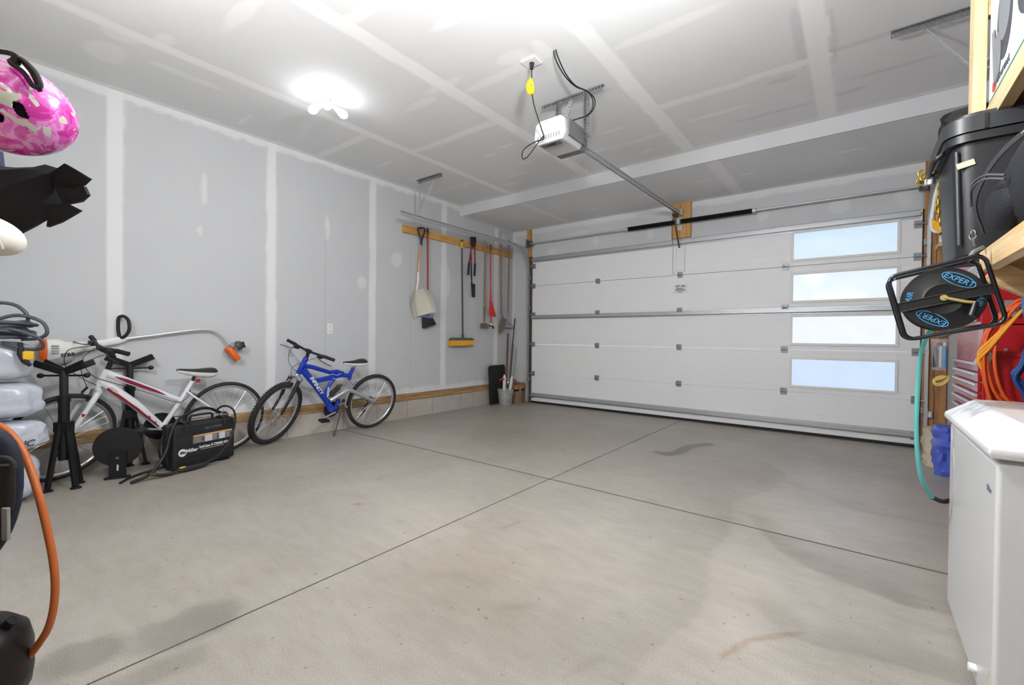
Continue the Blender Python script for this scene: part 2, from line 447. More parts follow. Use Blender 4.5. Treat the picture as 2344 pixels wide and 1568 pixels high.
# concrete curb and timber sill on the left wall
def curb():
    c = MB().box(A - .12, A + .012, YB, D, -.02, .232).build('wall_curb', M_CONC, None)
    st(c)
    yy = [.9, 1.55, 2.3, 2.95, 3.42, 3.9, 4.35, 4.93, 5.2, 5.42, 5.9]
    m = MB()
    for y in yy: m.box(A + .010, A + .0135, y - .002, y + .002, .01, .228)
    m.build('form_joint', P('joint_grime', '6f675f', .9), c)
    return c
curb()
st(MB().box(A - .12, A + .022, YB, 5.72, .234, .322).build('trim_1', W_SILL, bevel=.003))
st(MB().box(A - .1, -4.46, 5.9, D - .02, .234, .30).build('trim_2', W_STUD, bevel=.003))
st(MB().box(-4.79, -4.46, D - .03, D + .1, 0, .234).build('trim_3', M_CONCD))
# jamb boards either side of the door
st(MB().box(-4.475, -4.432, D - .04, D, 0, 2.46).box(-4.475, -4.395, D - .04, D, 2.46, 2.985).build('trim_4', W_PINE, bevel=.003))
st(MB().box(.508, .60, D - .04, D, 0, 2.985).build('trim_5', W_STUD, bevel=.003))
st(MB().box(.602, .69, D - .04, D, .25, 2.985).build('trim_6', W_STUD, bevel=.003))
st(MB().box(.602, XR, D - .06, D, .16, .25).build('trim_7', wood('plate_lumber', '9a7048', '6d4a2b', 'x'), bevel=.003))
st(MB().box(.602, XR, D - .05, D, 0, .158).build('trim_8', M_CONCD))

# ------------------------------------------------------------------ floor: four slabs cut by saw joints
def floor_mat():
    m = bpy.data.materials.new('slab_concrete'); m.use_nodes = True
    n = m.node_tree.nodes; l = m.node_tree.links; bs = n['Principled BSDF']
    tc = n.new('ShaderNodeTexCoord')
    def noise(s, d=6, r=.55, st=None):
        x = n.new('ShaderNodeTexNoise'); x.inputs['Scale'].default_value = s; x.inputs['Detail'].default_value = d; x.inputs['Roughness'].default_value = r
        if st:
            mp = n.new('ShaderNodeMapping'); mp.inputs['Scale'].default_value = st; mp.inputs['Rotation'].default_value = (0, 0, .5); l.new(tc.outputs['Object'], mp.inputs[0]); l.new(mp.outputs[0], x.inputs[0])
        else: l.new(tc.outputs['Object'], x.inputs[0])
        return x.outputs[0]
    def ramp(src, a, b, ca, cb):
        c = n.new('ShaderNodeValToRGB'); e = c.color_ramp.elements; e[0].position = a; e[1].position = b; e[0].color = (*lin(ca), 1); e[1].color = (*lin(cb), 1); l.new(src, c.inputs[0]); return c.outputs[0]
    def mul(a, b, f=1., mode='MULTIPLY'):
        x = n.new('ShaderNodeMix'); x.data_type = 'RGBA'; x.blend_type = mode
        if isinstance(f, float): x.inputs[0].default_value = f
        else: l.new(f, x.inputs[0])
        l.new(a, x.inputs[6])
        if isinstance(b, tuple): x.inputs[7].default_value = (*b, 1)
        else: l.new(b, x.inputs[7])
        return x.outputs[2]
    base = ramp(noise(1.1, 8, .6), .3, .72, 'b2aca3', 'c4bfb7')
    c = mul(base, ramp(noise(5, 8, .65, (1, 3.2, 1)), .3, .62, 'f0eeeb', 'ffffff'))
    c = mul(c, ramp(noise(260, 3), .36, .6, 'd9d6d2', 'ffffff'))
    c = mul(c, ramp(noise(34, 2, .4), .70, .78, 'ffffff', 'b4aba1'), .7)
    at = n.new('ShaderNodeAttribute'); at.attribute_name = 'stain_and_glare'
    mr = n.new('ShaderNodeMapRange'); mr.inputs['From Min'].default_value = -1; mr.inputs['From Max'].default_value = 1; mr.inputs['To Min'].default_value = 1.5; mr.inputs['To Max'].default_value = .2
    l.new(at.outputs['Fac'], mr.inputs[0])
    c = mul(c, mr.outputs[0])
    a2 = n.new('ShaderNodeAttribute'); a2.attribute_name = 'tan'
    c = mul(c, lin('c9a06a'), a2.outputs['Fac'], 'MULTIPLY')
    l.new(c, bs.inputs['Base Color'])
    rr = n.new('ShaderNodeMapRange'); rr.inputs['To Min'].default_value = .30; rr.inputs['To Max'].default_value = .55
    l.new(noise(2.5, 5), rr.inputs[0]); l.new(rr.outputs[0], bs.inputs['Roughness'])
    bp = n.new('ShaderNodeBump'); bp.inputs['Strength'].default_value = .10; bp.inputs['Distance'].default_value = .004
    l.new(noise(60, 6, .7), bp.inputs['Height']); l.new(bp.outputs[0], bs.inputs['Normal'])
    return m
M_SLAB = floor_mat()

def seg_d(x, y, pts):
    d = np.full(len(x), 9.)
    for (a, b), (c, e) in zip(pts[:-1], pts[1:]):
        vx, vy = c - a, e - b; t = np.clip(((x - a) * vx + (y - b) * vy) / (vx * vx + vy * vy), 0, 1)
        d = np.minimum(d, np.hypot(x - a - t * vx, y - b - t * vy))
    return d
def stain_and_glare(X):
    x, y = X[:, 0], X[:, 1]; nz = fnoise(x, y, 6, 300) - .5
    m = np.zeros(len(x))
    # spilled oil near the door
    m = np.maximum(m, .62 * (1 - sstep(.045, .075, seg_d(x, y, [(-1.43, 4.30), (-1.37, 4.38), (-1.36, 4.72), (-1.24, 4.95)]) + nz * .03)))
    m = np.maximum(m, .6 * blob(x, y, -1.46, 4.27, .12, .07, 301))
    # damp patches in front
    m = np.maximum(m, .42 * blob(x, y, -1.98, .58, .13, .20, 302, .35, .7))
    m = np.maximum(m, .40 * blob(x, y, -2.06, .30, .12, .12, 303, .35, .7))
    m = np.maximum(m, .30 * blob(x, y, -1.78, .42, .07, .16, 304, .5, .8))
    # crescent shaped water marks towards the freezer
    ey = np.array([1.2, 1.363, 1.564, 1.745, 1.928, 2.212, 2.428, 2.751, 3.319, 3.747, 4.094, 4.363, 4.567]); ex = np.array([-.58, -.574, -.567, -.517, -.493, -.545, -.588, -.562, -.665, -.501, -.445, -.484, -.653])
    d = x - np.interp(y, ey, ex) + nz * .04
    inr = sstep(1.1, 1.5, y) * (1 - sstep(4.4, 4.8, y))
    m = m + .13 * (1 - sstep(0, .02, d)) * sstep(-.5, 0, d) * inr - .06 * sstep(0, .02, d) * inr
    f1 = np.interp(x, [-.564, -.431, -.305, -.159, .019, .15, .295], [3.148, 2.879, 2.656, 2.552, 2.493, 2.444, 2.476]); d = y - f1 + nz * .03
    m = m + .30 * sstep(0, .02, d) * (1 - sstep(.0, .45, d)) * sstep(-.56, -.45, x)
    f2 = np.interp(x, [-.357, -.284, -.201, -.116, -.016, .3], [2.071, 1.99, 1.925, 1.924, 1.955, 2.0]); d = y - f2 + nz * .04
    m = m + .22 * sstep(0, .02, d) * (1 - sstep(.0, .25, d)) * sstep(-.36, -.28, x)
    f3 = np.interp(x, [-.433, -.279, -.099, .033], [3.986, 3.861, 3.724, 3.61]); d = y - f3 + nz * .03
    m = m + .16 * sstep(0, .03, d) * (1 - sstep(.0, .2, d)) * sstep(-.44, -.36, x)
    m = m - .16 * blob(x, y, -.25, 3.55, .5, .75, 306, .6, .8) - .12 * blob(x, y, -.35, 2.05, .35, .7, 307, .7, .8)  # first blob paints the pale glare on the floor into its tone
    m = np.maximum(m, m + .16 * blob(x, y, .05, 2.0, .3, .5, 308, .6, 1.))
    m = m + .14 * (fnoise(x, y, 1.1, 309) - .5) + .14 * (fnoise(x * 2, y, 3, 310) - .5)
    # scuffs
    for i in range(46):
        a = rng.random(2); px, py = A + .3 + a[0] * 4.8, .3 + a[1] * 5.6; L = .03 + rng.random() * .12; th = rng.random() * 3.1
        u = (x - px) * cos(th) + (y - py) * sin(th); v_ = -(x - px) * sin(th) + (y - py) * cos(th)
        m = np.maximum(m, .26 * rng.random() * blob(u, v_, 0, 0, L, .02, 320 + i, .6, .6) + m)
    return np.clip(m, -1, 1)
def tan_(X):
    x, y = X[:, 0], X[:, 1]
    m = .16 * blob(x, y, -1.4, 1.55, .55, .55, 401, .9, .8)
    m = np.maximum(m, .42 * (1 - sstep(.004, .018, seg_d(x, y, [(-.36, 1.66), (-.30, 1.82), (-.16, 1.98)]))))
    m = np.maximum(m, .45 * blob(x, y, -2.56, 1.69, .03, .02, 402))
    m = np.maximum(m, .16 * blob(x, y, -2.9, 4.2, .9, 1.0, 403, .9, .8))
    return m
fl = st(MB().box(A - .05, XR, YB, D + .2, -.12, -.003).build('floor', P('joint_bottom', '4a443d', .95)))
GAP, GAPY = .0045, .009
for x0, x1 in ((A, JX - GAP), (JX + GAP, XR)):
    for y0, y1 in ((YB, JY - GAPY), (JY + GAPY, D + .2)):
        s = grid_plane('slab', (x0, y0, 0), (x1 - x0, 0, 0), (0, y1 - y0, 0), n_(x1 - x0, .022), n_(y1 - y0, .022), M_SLAB, {'stain_and_glare': stain_and_glare, 'tan': tan_}, thick=.0029)
        s.parent = fl; s.location = -Vector(fl.location)

# snow-covered drive outside the door windows
st(MB().box(-60, 60, D + .25, 110, -.2, -.12).build('ground_outside', P('snow', 'fcfaf8', .9, var=.02)))

# ------------------------------------------------------------------ sectional garage door
M_DOOR = P('door_steel', 'eeeff0', .5, var=.02, vs=3)
def door_lines():
    n = M_DOOR.node_tree.nodes; l = M_DOOR.node_tree.links; bs = n['Principled BSDF']
    tc = n.new('ShaderNodeTexCoord'); wv = n.new('ShaderNodeTexWave'); wv.bands_direction = 'Z'; wv.inputs['Scale'].default_value = 4.0
    l.new(tc.outputs['Object'], wv.inputs[0])
    cr = n.new('ShaderNodeValToRGB'); cr.color_ramp.elements[0].position = .0; cr.color_ramp.elements[1].position = .06
    l.new(wv.outputs[0], cr.inputs[0])
    bp = n.new('ShaderNodeBump'); bp.inputs['Strength'].default_value = .25; bp.inputs['Distance'].default_value = .004
    l.new(cr.outputs[0], bp.inputs['Height']); l.new(bp.outputs[0], bs.inputs['Normal'])
door_lines()
M_GALV = P('galvanised_steel', 'c4c6c8', .42, .5, var=.12, vs=30)
M_GALVD = P('dull_galvanised', '96999c', .45, .5, var=.15, vs=40)
M_BLACK = P('black_rubber', '1d1d1e', .7, var=.15, vs=20)
M_BLACKP = P('black_plastic', '26272a', .42, var=.1, vs=15)
M_WHITEP = P('white_plastic', 'e8e8e6', .4, var=.03)
def pane_mat():
    m = bpy.data.materials.new('door_glass'); m.use_nodes = True
    n = m.node_tree.nodes; l = m.node_tree.links; n.clear()
    o = n.new('ShaderNodeOutputMaterial'); t = n.new('ShaderNodeBsdfTransparent'); g = n.new('ShaderNodeBsdfGlossy'); x = n.new('ShaderNodeMixShader')
    tc = n.new('ShaderNodeTexCoord'); nz = n.new('ShaderNodeTexNoise'); nz.inputs['Scale'].default_value = 3
    cr = n.new('ShaderNodeMapRange'); cr.inputs['To Min'].default_value = .95; cr.inputs['To Max'].default_value = 1.
    l.new(tc.outputs['Object'], nz.inputs[0]); l.new(nz.outputs[0], cr.inputs[0])
    l.new(cr.outputs[0], t.inputs[0]); g.inputs['Roughness'].default_value = .05; x.inputs[0].default_value = .02
    l.new(t.outputs[0], x.inputs[1]); l.new(g.outputs[0], x.inputs[2]); l.new(x.outputs[0], o.inputs[0])
    return m
M_PANE = pane_mat()
door = thing('door_1', None, None, (-1.94, D, 0), kind='structure')
DX0, DX1 = -4.381, .497
ZB = [.03, .493, .987, 1.483, 1.967, 2.45]
hinge_proto = None
def hinge(sec, x, z, end=False):
    global hinge_proto
    if hinge_proto is None:
        m = MB().box(-.032, .032, -.006, 0, .008, .040).box(-.032, .032, -.006, 0, -.040, -.008)
        m.box(-.032, -.022, -.022, -.006, -.02, .034).box(.022, .032, -.022, -.006, -.02, .034)
        m.cyl((-.036, -.014, 0), (.036, -.014, 0), .009, 8)
        for sx in (-.014, .014):
            for z_ in (.026, -.026): m.cyl((sx, -.006, z_), (sx, -.012, z_), .006, 6)
        hinge_proto = m
    m = MB(); m.add([V(*p) + V(x, D - .002, z) for p in hinge_proto.v], hinge_proto.f)
    if end:
        s = -1 if x < -2 else 1
        m.cyl((x, D - .03, z), (x + s * .06, D - .045, z), .006, 8).cyl((x + s * .05, D - .045, z), (x + s * .068, D - .045, z), .022, 12)
    return m.build('hinge', M_GALVD, sec)
M_FRAME = P('window_moulding', 'eae7e2', .5, var=.03)
for k in range(5):
    z0, z1 = ZB[k] + .0025, ZB[k + 1] - .0025
    m = MB(); yb, yf = D + .045, D
    if k == 0:
        m.box(DX0, DX1, yf, yb, z0, z1)
    else:
        wx0, wx1 = -.635, .31; wz0, wz1 = ZB[k] + .068, ZB[k] + .392
        m.box(DX0, wx0, yf, yb, z0, z1).box(wx1, DX1, yf, yb, z0, z1).box(wx0, wx1, yf, yb, z0, wz0).box(wx0, wx1, yf, yb, wz1, z1)
    sec = m.build('door_section', M_DOOR, door, bevel=.002, seg=1)
    if k:
        f = MB(); t = .028
        f.box(wx0 - .018, wx1 + .018, D - .012, D + .01, wz0 - .018, wz0 + t - .018).box(wx0 - .018, wx1 + .018, D - .012, D + .01, wz1 - t + .018, wz1 + .018)
        f.box(wx0 - .018, wx0 + t - .018, D - .012, D + .01, wz0 + t - .018, wz1 - t + .018).box(wx1 - t + .018, wx1 + .018, D - .012, D + .01, wz0 + t - .018, wz1 - t + .018)
        f.build('window_frame', M_FRAME, sec, bevel=.004)
        MB().box(wx0, wx1, D + .018, D + .022, wz0, wz1).build('window_pane', M_PANE, sec)
        for hx in (-3.157, -1.931, -.705): hinge(sec, hx, ZB[k])
        for hx in (-4.345, .462): hinge(sec, hx, ZB[k], True)
    else:
        for hx in (-4.345, .462): hinge(sec, hx, .12, True)
    if k == 4:
        for hx in (-4.345, .462): hinge(sec, hx, 2.30, True)
def strut(z, h, dep):
    m = MB(); m.box(DX0 + .02, DX1 - .02, D - dep, D - dep + .003, z + h * .28, z + h * .72)
    m.box(DX0 + .02, DX1 - .02, D - dep, D - .003, z + h * .70, z + h * .74).box(DX0 + .02, DX1 - .02, D - dep, D - .003, z + h * .26, z + h * .30)
    m.box(DX0 + .02, DX1 - .02, D - .004, D - .001, z + h * .72, z + h).box(DX0 + .02, DX1 - .02, D - .004, D - .001, z, z + h * .28)
    return m.build('strut', P('strut_steel', 'b6b9bc', .42, .5, var=.12, vs=20), door)
strut(2.36, .085, .05); strut(1.405, .075, .05); strut(.095, .075, .05)
MB().box(DX0, DX1, D - .01, D + .05, .001, .03).build('bottom_seal', M_BLACK, door)
# opener bracket plate and warning label
op = MB().box(-1.985, -1.875, D - .012, D - .002, 2.03, 2.36).box(-1.99, -1.98, D - .02, D - .002, 2.0, 2.36).box(-1.88, -1.87, D - .02, D - .002, 2.0, 2.36).build('opener_plate', P('plate_white', 'e2e3e4', .35, .2), door, bevel=.002)
MB().tube([(-2.03, D - .006, 2.36), (-2.03, D - .006, 2.0), (-2.02, D - .006, 1.985), (-2.0, D - .006, 1.985)], .003, 6).build('wire_clip', M_GALVD, door)
wl = MB().box(-2.015, -1.835, D - .004, D - .001, 1.72, 1.84).build('warning_label', P('label_paper', 'e4e4e2', .6), door)
m = MB()
for r, (z, x0, x1) in enumerate(((1.822, -1.99, -1.93), (1.822, -1.915, -1.865), (1.807, -1.985, -1.94), (1.807, -1.92, -1.86), (1.785, -1.98, -1.90), (1.772, -1.985, -1.87), (1.757, -1.99, -1.86), (1.735, -1.96, -1.90))):
    m.box(x0, x1, D - .0055, D - .004, z - .004, z + .004)
m.build('print', P('label_ink', '55575a', .7), wl)
# ------------------------------------------------------------------ door tracks
M_ANG = P('perforated_angle', '77797c', .5, .4, var=.15, vs=40)
def c_track(x, s):
    """C-shaped rail; s = side the open face points to"""
    yv, zh, R = D - .06, 2.60, .40
    path = [(yv, .03, 'v'), (yv, 1.2, 'v'), (yv, zh - R, 'v')]
    pts = [(yv, .03), (yv, 1.1), (yv, zh - R)] + [(yv - R + R * cos(a), zh - R + R * sin(a)) for a in [i * pi / 20 for i in range(1, 11)]] + [(5.0, zh), (4.2, zh), (3.48, zh)]
    prof = [(0, -.027), (.026, -.027), (.026, -.018), (.023, -.018), (.023, -.024), (.003, -.024), (.003, .024), (.023, .024), (.023, .018), (.026, .018), (.026, .027), (0, .027)]
    rings = []
    for i, (y, z) in enumerate(pts):
        a = pts[max(0, i - 1)]; b = pts[min(len(pts) - 1, i + 1)]
        t = V(0, b[0] - a[0], b[1] - a[1]).normalized(); n = V(0, -t.z, t.y)
        rings.append([V(x, y, z) + V(s, 0, 0) * p[0] + n * p[1] for p in prof])
    return MB().ring_tube(rings)

def perf_bar(m, a, b, wid, side, t=.003, pitch=.025):
    """perforated flat strip from a to b, width along 'side'"""
    a = Vector(a); b = Vector(b); d = b - a; L = d.length; d.normalize(); s_ = Vector(side).normalized(); nn = d.cross(s_)
    M = Matrix((d, s_, nn)).transposed().to_4x4(); M.translation = a
    e = wid * .3
    m.box(0, L, 0, e, -t / 2, t / 2, M); m.box(0, L, wid - e, wid, -t / 2, t / 2, M)
    k = int(L / pitch)
    for i in range(k + 1):
        x0 = i * pitch - .0; m.box(max(0, x0 - pitch * .22), min(L, x0 + pitch * .22), e, wid - e, -t / 2, t / 2, M)
    return m
def angle_iron(m, a, b, wid, s1, s2, t=.003, pitch=.025):
    perf_bar(m, a, b, wid, s1, t, pitch); perf_bar(m, a, b, wid, s2, t, pitch); return m

for x, s, lab in ((-4.44, 1, 'galvanised curved door track running in front of the tool board'), (.552, -1, 'galvanised curved door track standing beside the brown timber studs')):
    t = thing('garage_door_track', lab, 'door track', (x, D - .06, 0))
    c_track(x, s).build('rail', M_GALV, t, smooth=30)
    for z in (.4, 1.0, 1.6, 2.1): MB().box(x - .004 if s > 0 else x - .05, x + .05 if s > 0 else x + .004, D - .085, D - .041, z - .03, z + .03).build('wall_bracket', M_GALVD, t)
    # curved flag bracket at the top of the jamb
    fp = [(D - .045, 2.2), (D - .045, 2.62), (D - .30, 2.62), (D - .22, 2.56), (D - .14, 2.47), (D - .085, 2.33)]
    MB().prism([(p[0], p[1]) for p in fp], .003, frame_m((x - .002 * s, 0, 0), (0, 1, 0), (0, 0, 1))).build('flag_bracket', M_GALV, t)
    # ceiling hanger
    xo = x
    h = MB(); angle_iron(h, (xo - .02 if s > 0 else xo - .42, 3.77, H - .004), (xo + .42 if s > 0 else xo + .02, 3.77, H - .004), .032, (0, 0, -1), (0, -1, 0))
    h.build('hanger_angle', M_ANG, t)
    h = MB(); perf_bar(h, (xo - .002, 3.768, H - .01), (xo - .002, 3.768, 2.57), .03, (0, 1, 0)); h.build('hanger_strap', M_GALV, t)
    h = MB(); perf_bar(h, (xo + s * .26, 3.78, H - .02), (xo + s * .012, 3.78, 2.68), .032, (0, 1, 0)); h.build('hanger_brace', P('bright_zinc', 'd4d6d8', .3, .8, var=.1, vs=50), t)

# ------------------------------------------------------------------ torsion bar above the door
sb = MB().box(-2.045, -1.789, D - .042, D, 2.46, 2.985)
sb = tag(sb.build('mounting_board', W_PINE, bevel=.004), 'orange pine board fixed upright above the garage door centre', 'board')
t = thing('torsion_spring_shaft', 'galvanised torsion shaft with black springs above the garage door', 'torsion spring', (-1.93, D - .1, 2.66))
MB().cyl((-4.43, D - .1, 2.665), (.545, D - .1, 2.665), .0125, 12).build('shaft', M_GALV, t, smooth=40)
M_SPR = P('spring_black', '1c1b1c', .5, .3, var=.2, vs=60)
def spring(x0, x1):
    m = MB(); n = int((x1 - x0) / .0085); seg = 10
    pts = [(x0 + (x1 - x0) * i / (n * seg), D - .1 + .027 * cos(2 * pi * i / seg), 2.665 + .027 * sin(2 * pi * i / seg)) for i in range(n * seg + 1)]
    m.tube(pts, .0042, 4); m.cyl((x0, D - .1, 2.665), (x1, D - .1, 2.665), .025, 12)
    return m
for x0, x1 in ((-2.64, -1.96), (-1.90, -1.05)): spring(x0, x1).build('spring', M_SPR, t)
for x in (-2.66, -1.03): MB().lathe([(.0, -.02), (.032, -.02), (.036, 0), (.03, .02), (.0, .02)], (x, D - .1, 2.665), (1, 0, 0), 16).build('winding_cone', M_GALV, t, smooth=40)
MB().box(-1.95, -1.91, D - .13, D - .0425, 2.63, 2.70).box(-1.96, -1.90, D - .05, D - .0425, 2.56, 2.74).build('centre_bracket', M_GALV, t, bevel=.003)
for x in (-4.37, .49):
    MB().lathe([(.0, -.035), (.05, -.035), (.055, -.028), (.044, -.02), (.046, .02), (.055, .03), (.0, .03)], (x, D - .1, 2.665), (1, 0, 0), 20).build('cable_drum', P('cast_grey', '6e6a68', .55, .5), t, smooth=40)
    MB().box(x - .06 if x < -2 else x + .045, x - .045 if x < -2 else x + .06, D - .14, D - .042, 2.6, 2.74).build('bearing_plate', M_GALVD, t)
    MB().cyl((x, D - .055, 2.66), (x, D - .03, .1), .002, 6).build('lift_cable', M_GALVD, t)

# ------------------------------------------------------------------ door opener on its rail
OX, OY = -1.90, 3.12
t = thing('garage_door_opener', 'white and grey garage door opener hanging from perforated angle iron', 'door opener', (OX, OY, 2.62))
M_OPW = P('opener_white', 'c6c6c6', .45, var=.02); M_OPG = P('opener_grey', '6f6f70', .5, var=.05)
def opener_body(z0, z1, y0, y1, x0, x1):
    prof = [(x0 + .03, z0), (x1 - .03, z0), (x1, z0 + .05), (x1 - .012, z1 - .03), (x1 - .05, z1), (x0 + .05, z1), (x0 + .012, z1 - .03), (x0, z0 + .05)]
    return MB().prism(prof, y1 - y0, frame_m((0, y1, 0), (1, 0, 0), (0, 0, 1)))
opener_body(2.60, 2.785, 2.90, 3.17, -2.05, -1.76).build('housing', M_OPW, t, bevel=.008)
opener_body(2.604, 2.78, 3.17, 3.25, -2.045, -1.765).build('rear_cover', M_OPG, t, bevel=.006)
MB().box(-1.757, -1.748, 2.93, 3.17, 2.63, 2.755).build('side_cover', M_OPG, t, bevel=.003)
MB().box(-1.99, -1.82, 2.895, 2.96, 2.589, 2.6).build('light_lens', M_OPG, t, bevel=.003)
MB().box(-1.93, -1.86, 2.90, 2.93, 2.583, 2.59).build('control_panel', M_BLACKP, t)
m = MB()
for i in range(9): m.box(-2.015 + i * .024, -2.006 + i * .024, 2.8985, 2.904, 2.63, 2.665)
m.build('vent_slot', P('vent_dark', '8b8b8c', .6), t)
# rail to the header
RZ = 2.745
m = MB(); prof = [(-.016, -.022), (.016, -.022), (.016, -.012), (.006, -.012), (.006, .012), (.016, .012), (.016, .022), (-.016, .022), (-.016, .012), (-.006, .012), (-.006, -.012), (-.016, -.012)]
rings = [[V(OX + (-1.92 - OX) * k + p[0] * 1.1, 3.2 + (D - .105 - 3.2) * k, RZ - .02 + .055 * k + p[1]) for p in prof] for k in (0, .5, 1)]
m.ring_tube(rings).build('rail', M_GALV, t)
MB().tube([(OX - .004, 3.25, RZ - .035), (-1.922, D - .11, RZ + .012)], .006, 6).build('drive_chain', M_BLACKP, t)
MB().box(-1.955, -1.885, D - .10, D - .044, 2.752, 2.83).build('header_bracket', M_GALV, t, bevel=.003)
MB().box(-1.945, -1.895, D - .32, D - .22, RZ - .05, RZ - .02).build('trolley', M_BLACKP, t, bevel=.004)
MB().tube([(-1.935, D - .27, RZ - .05), (-1.935, D - .2, 2.56), (-1.94, D - .03, 2.33)], .010, 6, flat=.4).build('door_arm', P('arm_steel', '55585c', .4, .7), t)
MB().tube(spline([(-1.955, D - .27, RZ - .05), (-1.96, D - .27, 2.55), (-1.958, D - .26, 2.40), (-1.95, D - .25, 2.33)], 5), .003, 6).build('release_rope', M_BLACK, t)
# support irons
m = MB(); angle_iron(m, (-2.17, 3.18, H - .003), (-1.60, 3.18, H - .003), .034, (0, 0, -1), (0, 1, 0)); m.build('ceiling_angle', M_ANG, t)
for x, z in ((-2.005, 2.78), (-1.745, 2.68)):
    m = MB(); angle_iron(m, (x, 3.178, H - .02), (x, 3.178, z), .032, (1, 0, 0), (0, -1, 0)); m.build('hanger_angle', M_ANG, t)
m = MB(); perf_bar(m, (-1.90, 3.186, H - .03), (-1.985, 3.186, 2.83), .034, (1, 0, 0)); m.build('diagonal_brace', MATS['bright_zinc'], t)
m = MB(); angle_iron(m, (-1.85, 2.95, 2.795), (-1.74, 3.20, 2.70), .03, (0, 0, -1), (1, 0, 0)); m.build('foot_angle', M_ANG, t)
# power cord with a yellow tag bundle, plugged into a ceiling box
c = thing('power_cord', 'thin black power cord with yellow tag hanging from ceiling outlet', 'cord', (-1.89, 2.63, H))
pts = [(-1.882, 2.625, H - .03), (-1.885, 2.63, 2.95), (-1.89, 2.632, 2.90), (-1.90, 2.68, 2.80), (-1.90, 2.75, 2.70), (-1.905, 2.79, 2.66), (-1.93, 2.86, 2.62), (-1.99, 2.83, 2.60), (-2.03, 2.74, 2.52), (-2.02, 2.71, 2.44), (-1.99, 2.74, 2.46), (-1.955, 2.82, 2.58), (-1.95, 2.892, 2.66)]
MB().tube(spline(pts, 6), .0045, 6).build('cable', M_BLACK, c, smooth=60)
MB().cyl((-1.882, 2.625, H - .012), (-1.882, 2.625, H - .055), .017, 12, .012).build('plug', M_BLACK, c, smooth=40)
m = MB()
for i in range(3): m.tube(spline([(-1.91 + i * .014, 2.632 - i * .01, 2.945), (-1.925 + i * .014, 2.632, 2.90), (-1.905 + i * .012, 2.64, 2.855), (-1.893 + i * .008, 2.64, 2.90)], 5, True), .010, 6, closed=True)
m.build('yellow_tag', P('tag_yellow', 'e6bd12', .5), c, smooth=60)
tag(MB().box(-1.945, -1.825, 2.575, 2.675, H - .012, H - .0005).build('ceiling_outlet', M_WHITEP, bevel=.003), 'white square outlet plate on the ceiling with a cord plugged in', 'outlet')
m = MB()
for dx in (0, .016):
    m.tube(spline([(-1.69 + dx, 2.615, H - .002), (-1.685 + dx * 1.4, 2.63, 3.02), (-1.69 + dx, 2.75, 2.97), (-1.685 + dx * .4, 2.90, 2.955), (-1.66, 3.04, 2.97), (-1.655 + dx, 3.12, 2.94), (-1.67 + dx, 3.14, 2.88), (-1.70 + dx, 3.10, 2.82), (-1.755 + dx * 2, 3.03, 2.78), (-1.80 + dx, 3.0, 2.765), (-1.83, 2.98, 2.80)], 6), .005, 6)
tag(m.build('control_cable', M_BLACK, smooth=60), 'pair of thick black cables sagging from ceiling hole to the door opener', 'cable')

# ------------------------------------------------------------------ ceiling lamp with three bulbs, then an unseen pendant added for more light
M_BULB = emit('lit_bulb', (.97, .985, 1), BULB)
def lamp(x, y, lab, mat):
    t = thing('ceiling_lamp', lab, 'lamp', (x, y, H))
    MB().lathe([(.0, -.03), (.045, -.03), (.07, -.012), (.07, -.001), (0, -.001)], (x, y, H), (0, 0, 1), 28).build('canopy', M_WHITEP, t, smooth=40)
    MB().cyl((x, y, H - .03), (x, y, H - .075), .014, 12).build('stem', M_WHITEP, t, smooth=40)
    MB().lathe([(0, -.10), (.03, -.10), (.04, -.085), (.03, -.07), (0, -.07)], (x, y, H), (0, 0, 1), 20).build('hub', M_WHITEP, t, smooth=40)
    for dx, dy in ((-.085, -.066), (.062, -.04), (.03, .10)):
        d = V(dx, dy, -.05).normalized()
        p = V(x + dx * .3, y + dy * .3, H - .085)
        MB().lathe([(.014, 0), (.016, .03), (.022, .045), (.026, .06), (.026, .066), (.0, .066)], p, d, 18).build('bulb_base', M_WHITEP, t, smooth=40)
        MB().lathe([(.0255, 0), (.031, .014), (.034, .030), (.032, .046), (.024, .060), (.012, .068), (.001, .070)], p + d * .066, d, 16).build('bulb', mat, t, smooth=60)
lamp(-3.47, 1.98, 'lit three bulb lamp on the drywall ceiling near the left wall', M_BULB)
t = thing('fill_pendant', 'lit white globe pendant hanging from the ceiling before the freezer', 'lamp', (-.75, 1.42, H))  # added out of view to lift the light on the right side
MB().lathe([(.0, -.03), (.045, -.03), (.06, -.01), (.06, -.001), (0, -.001)], (-.75, 1.42, H), (0, 0, 1), 24).build('canopy', M_WHITEP, t, smooth=40)
MB().cyl((-.75, 1.42, H - .03), (-.75, 1.42, 2.54), .004, 8).build('flex', M_WHITEP, t)
MB().cyl((-.75, 1.42, 2.48), (-.75, 1.42, 2.55), .022, 14).build('socket', M_WHITEP, t, smooth=40)
MB().ell((-.75, 1.42, 2.42), (.07, .07, .07), 24, 16).build('globe', emit('fill_globe', (.97, .985, 1), GLOBE), t, smooth=60)
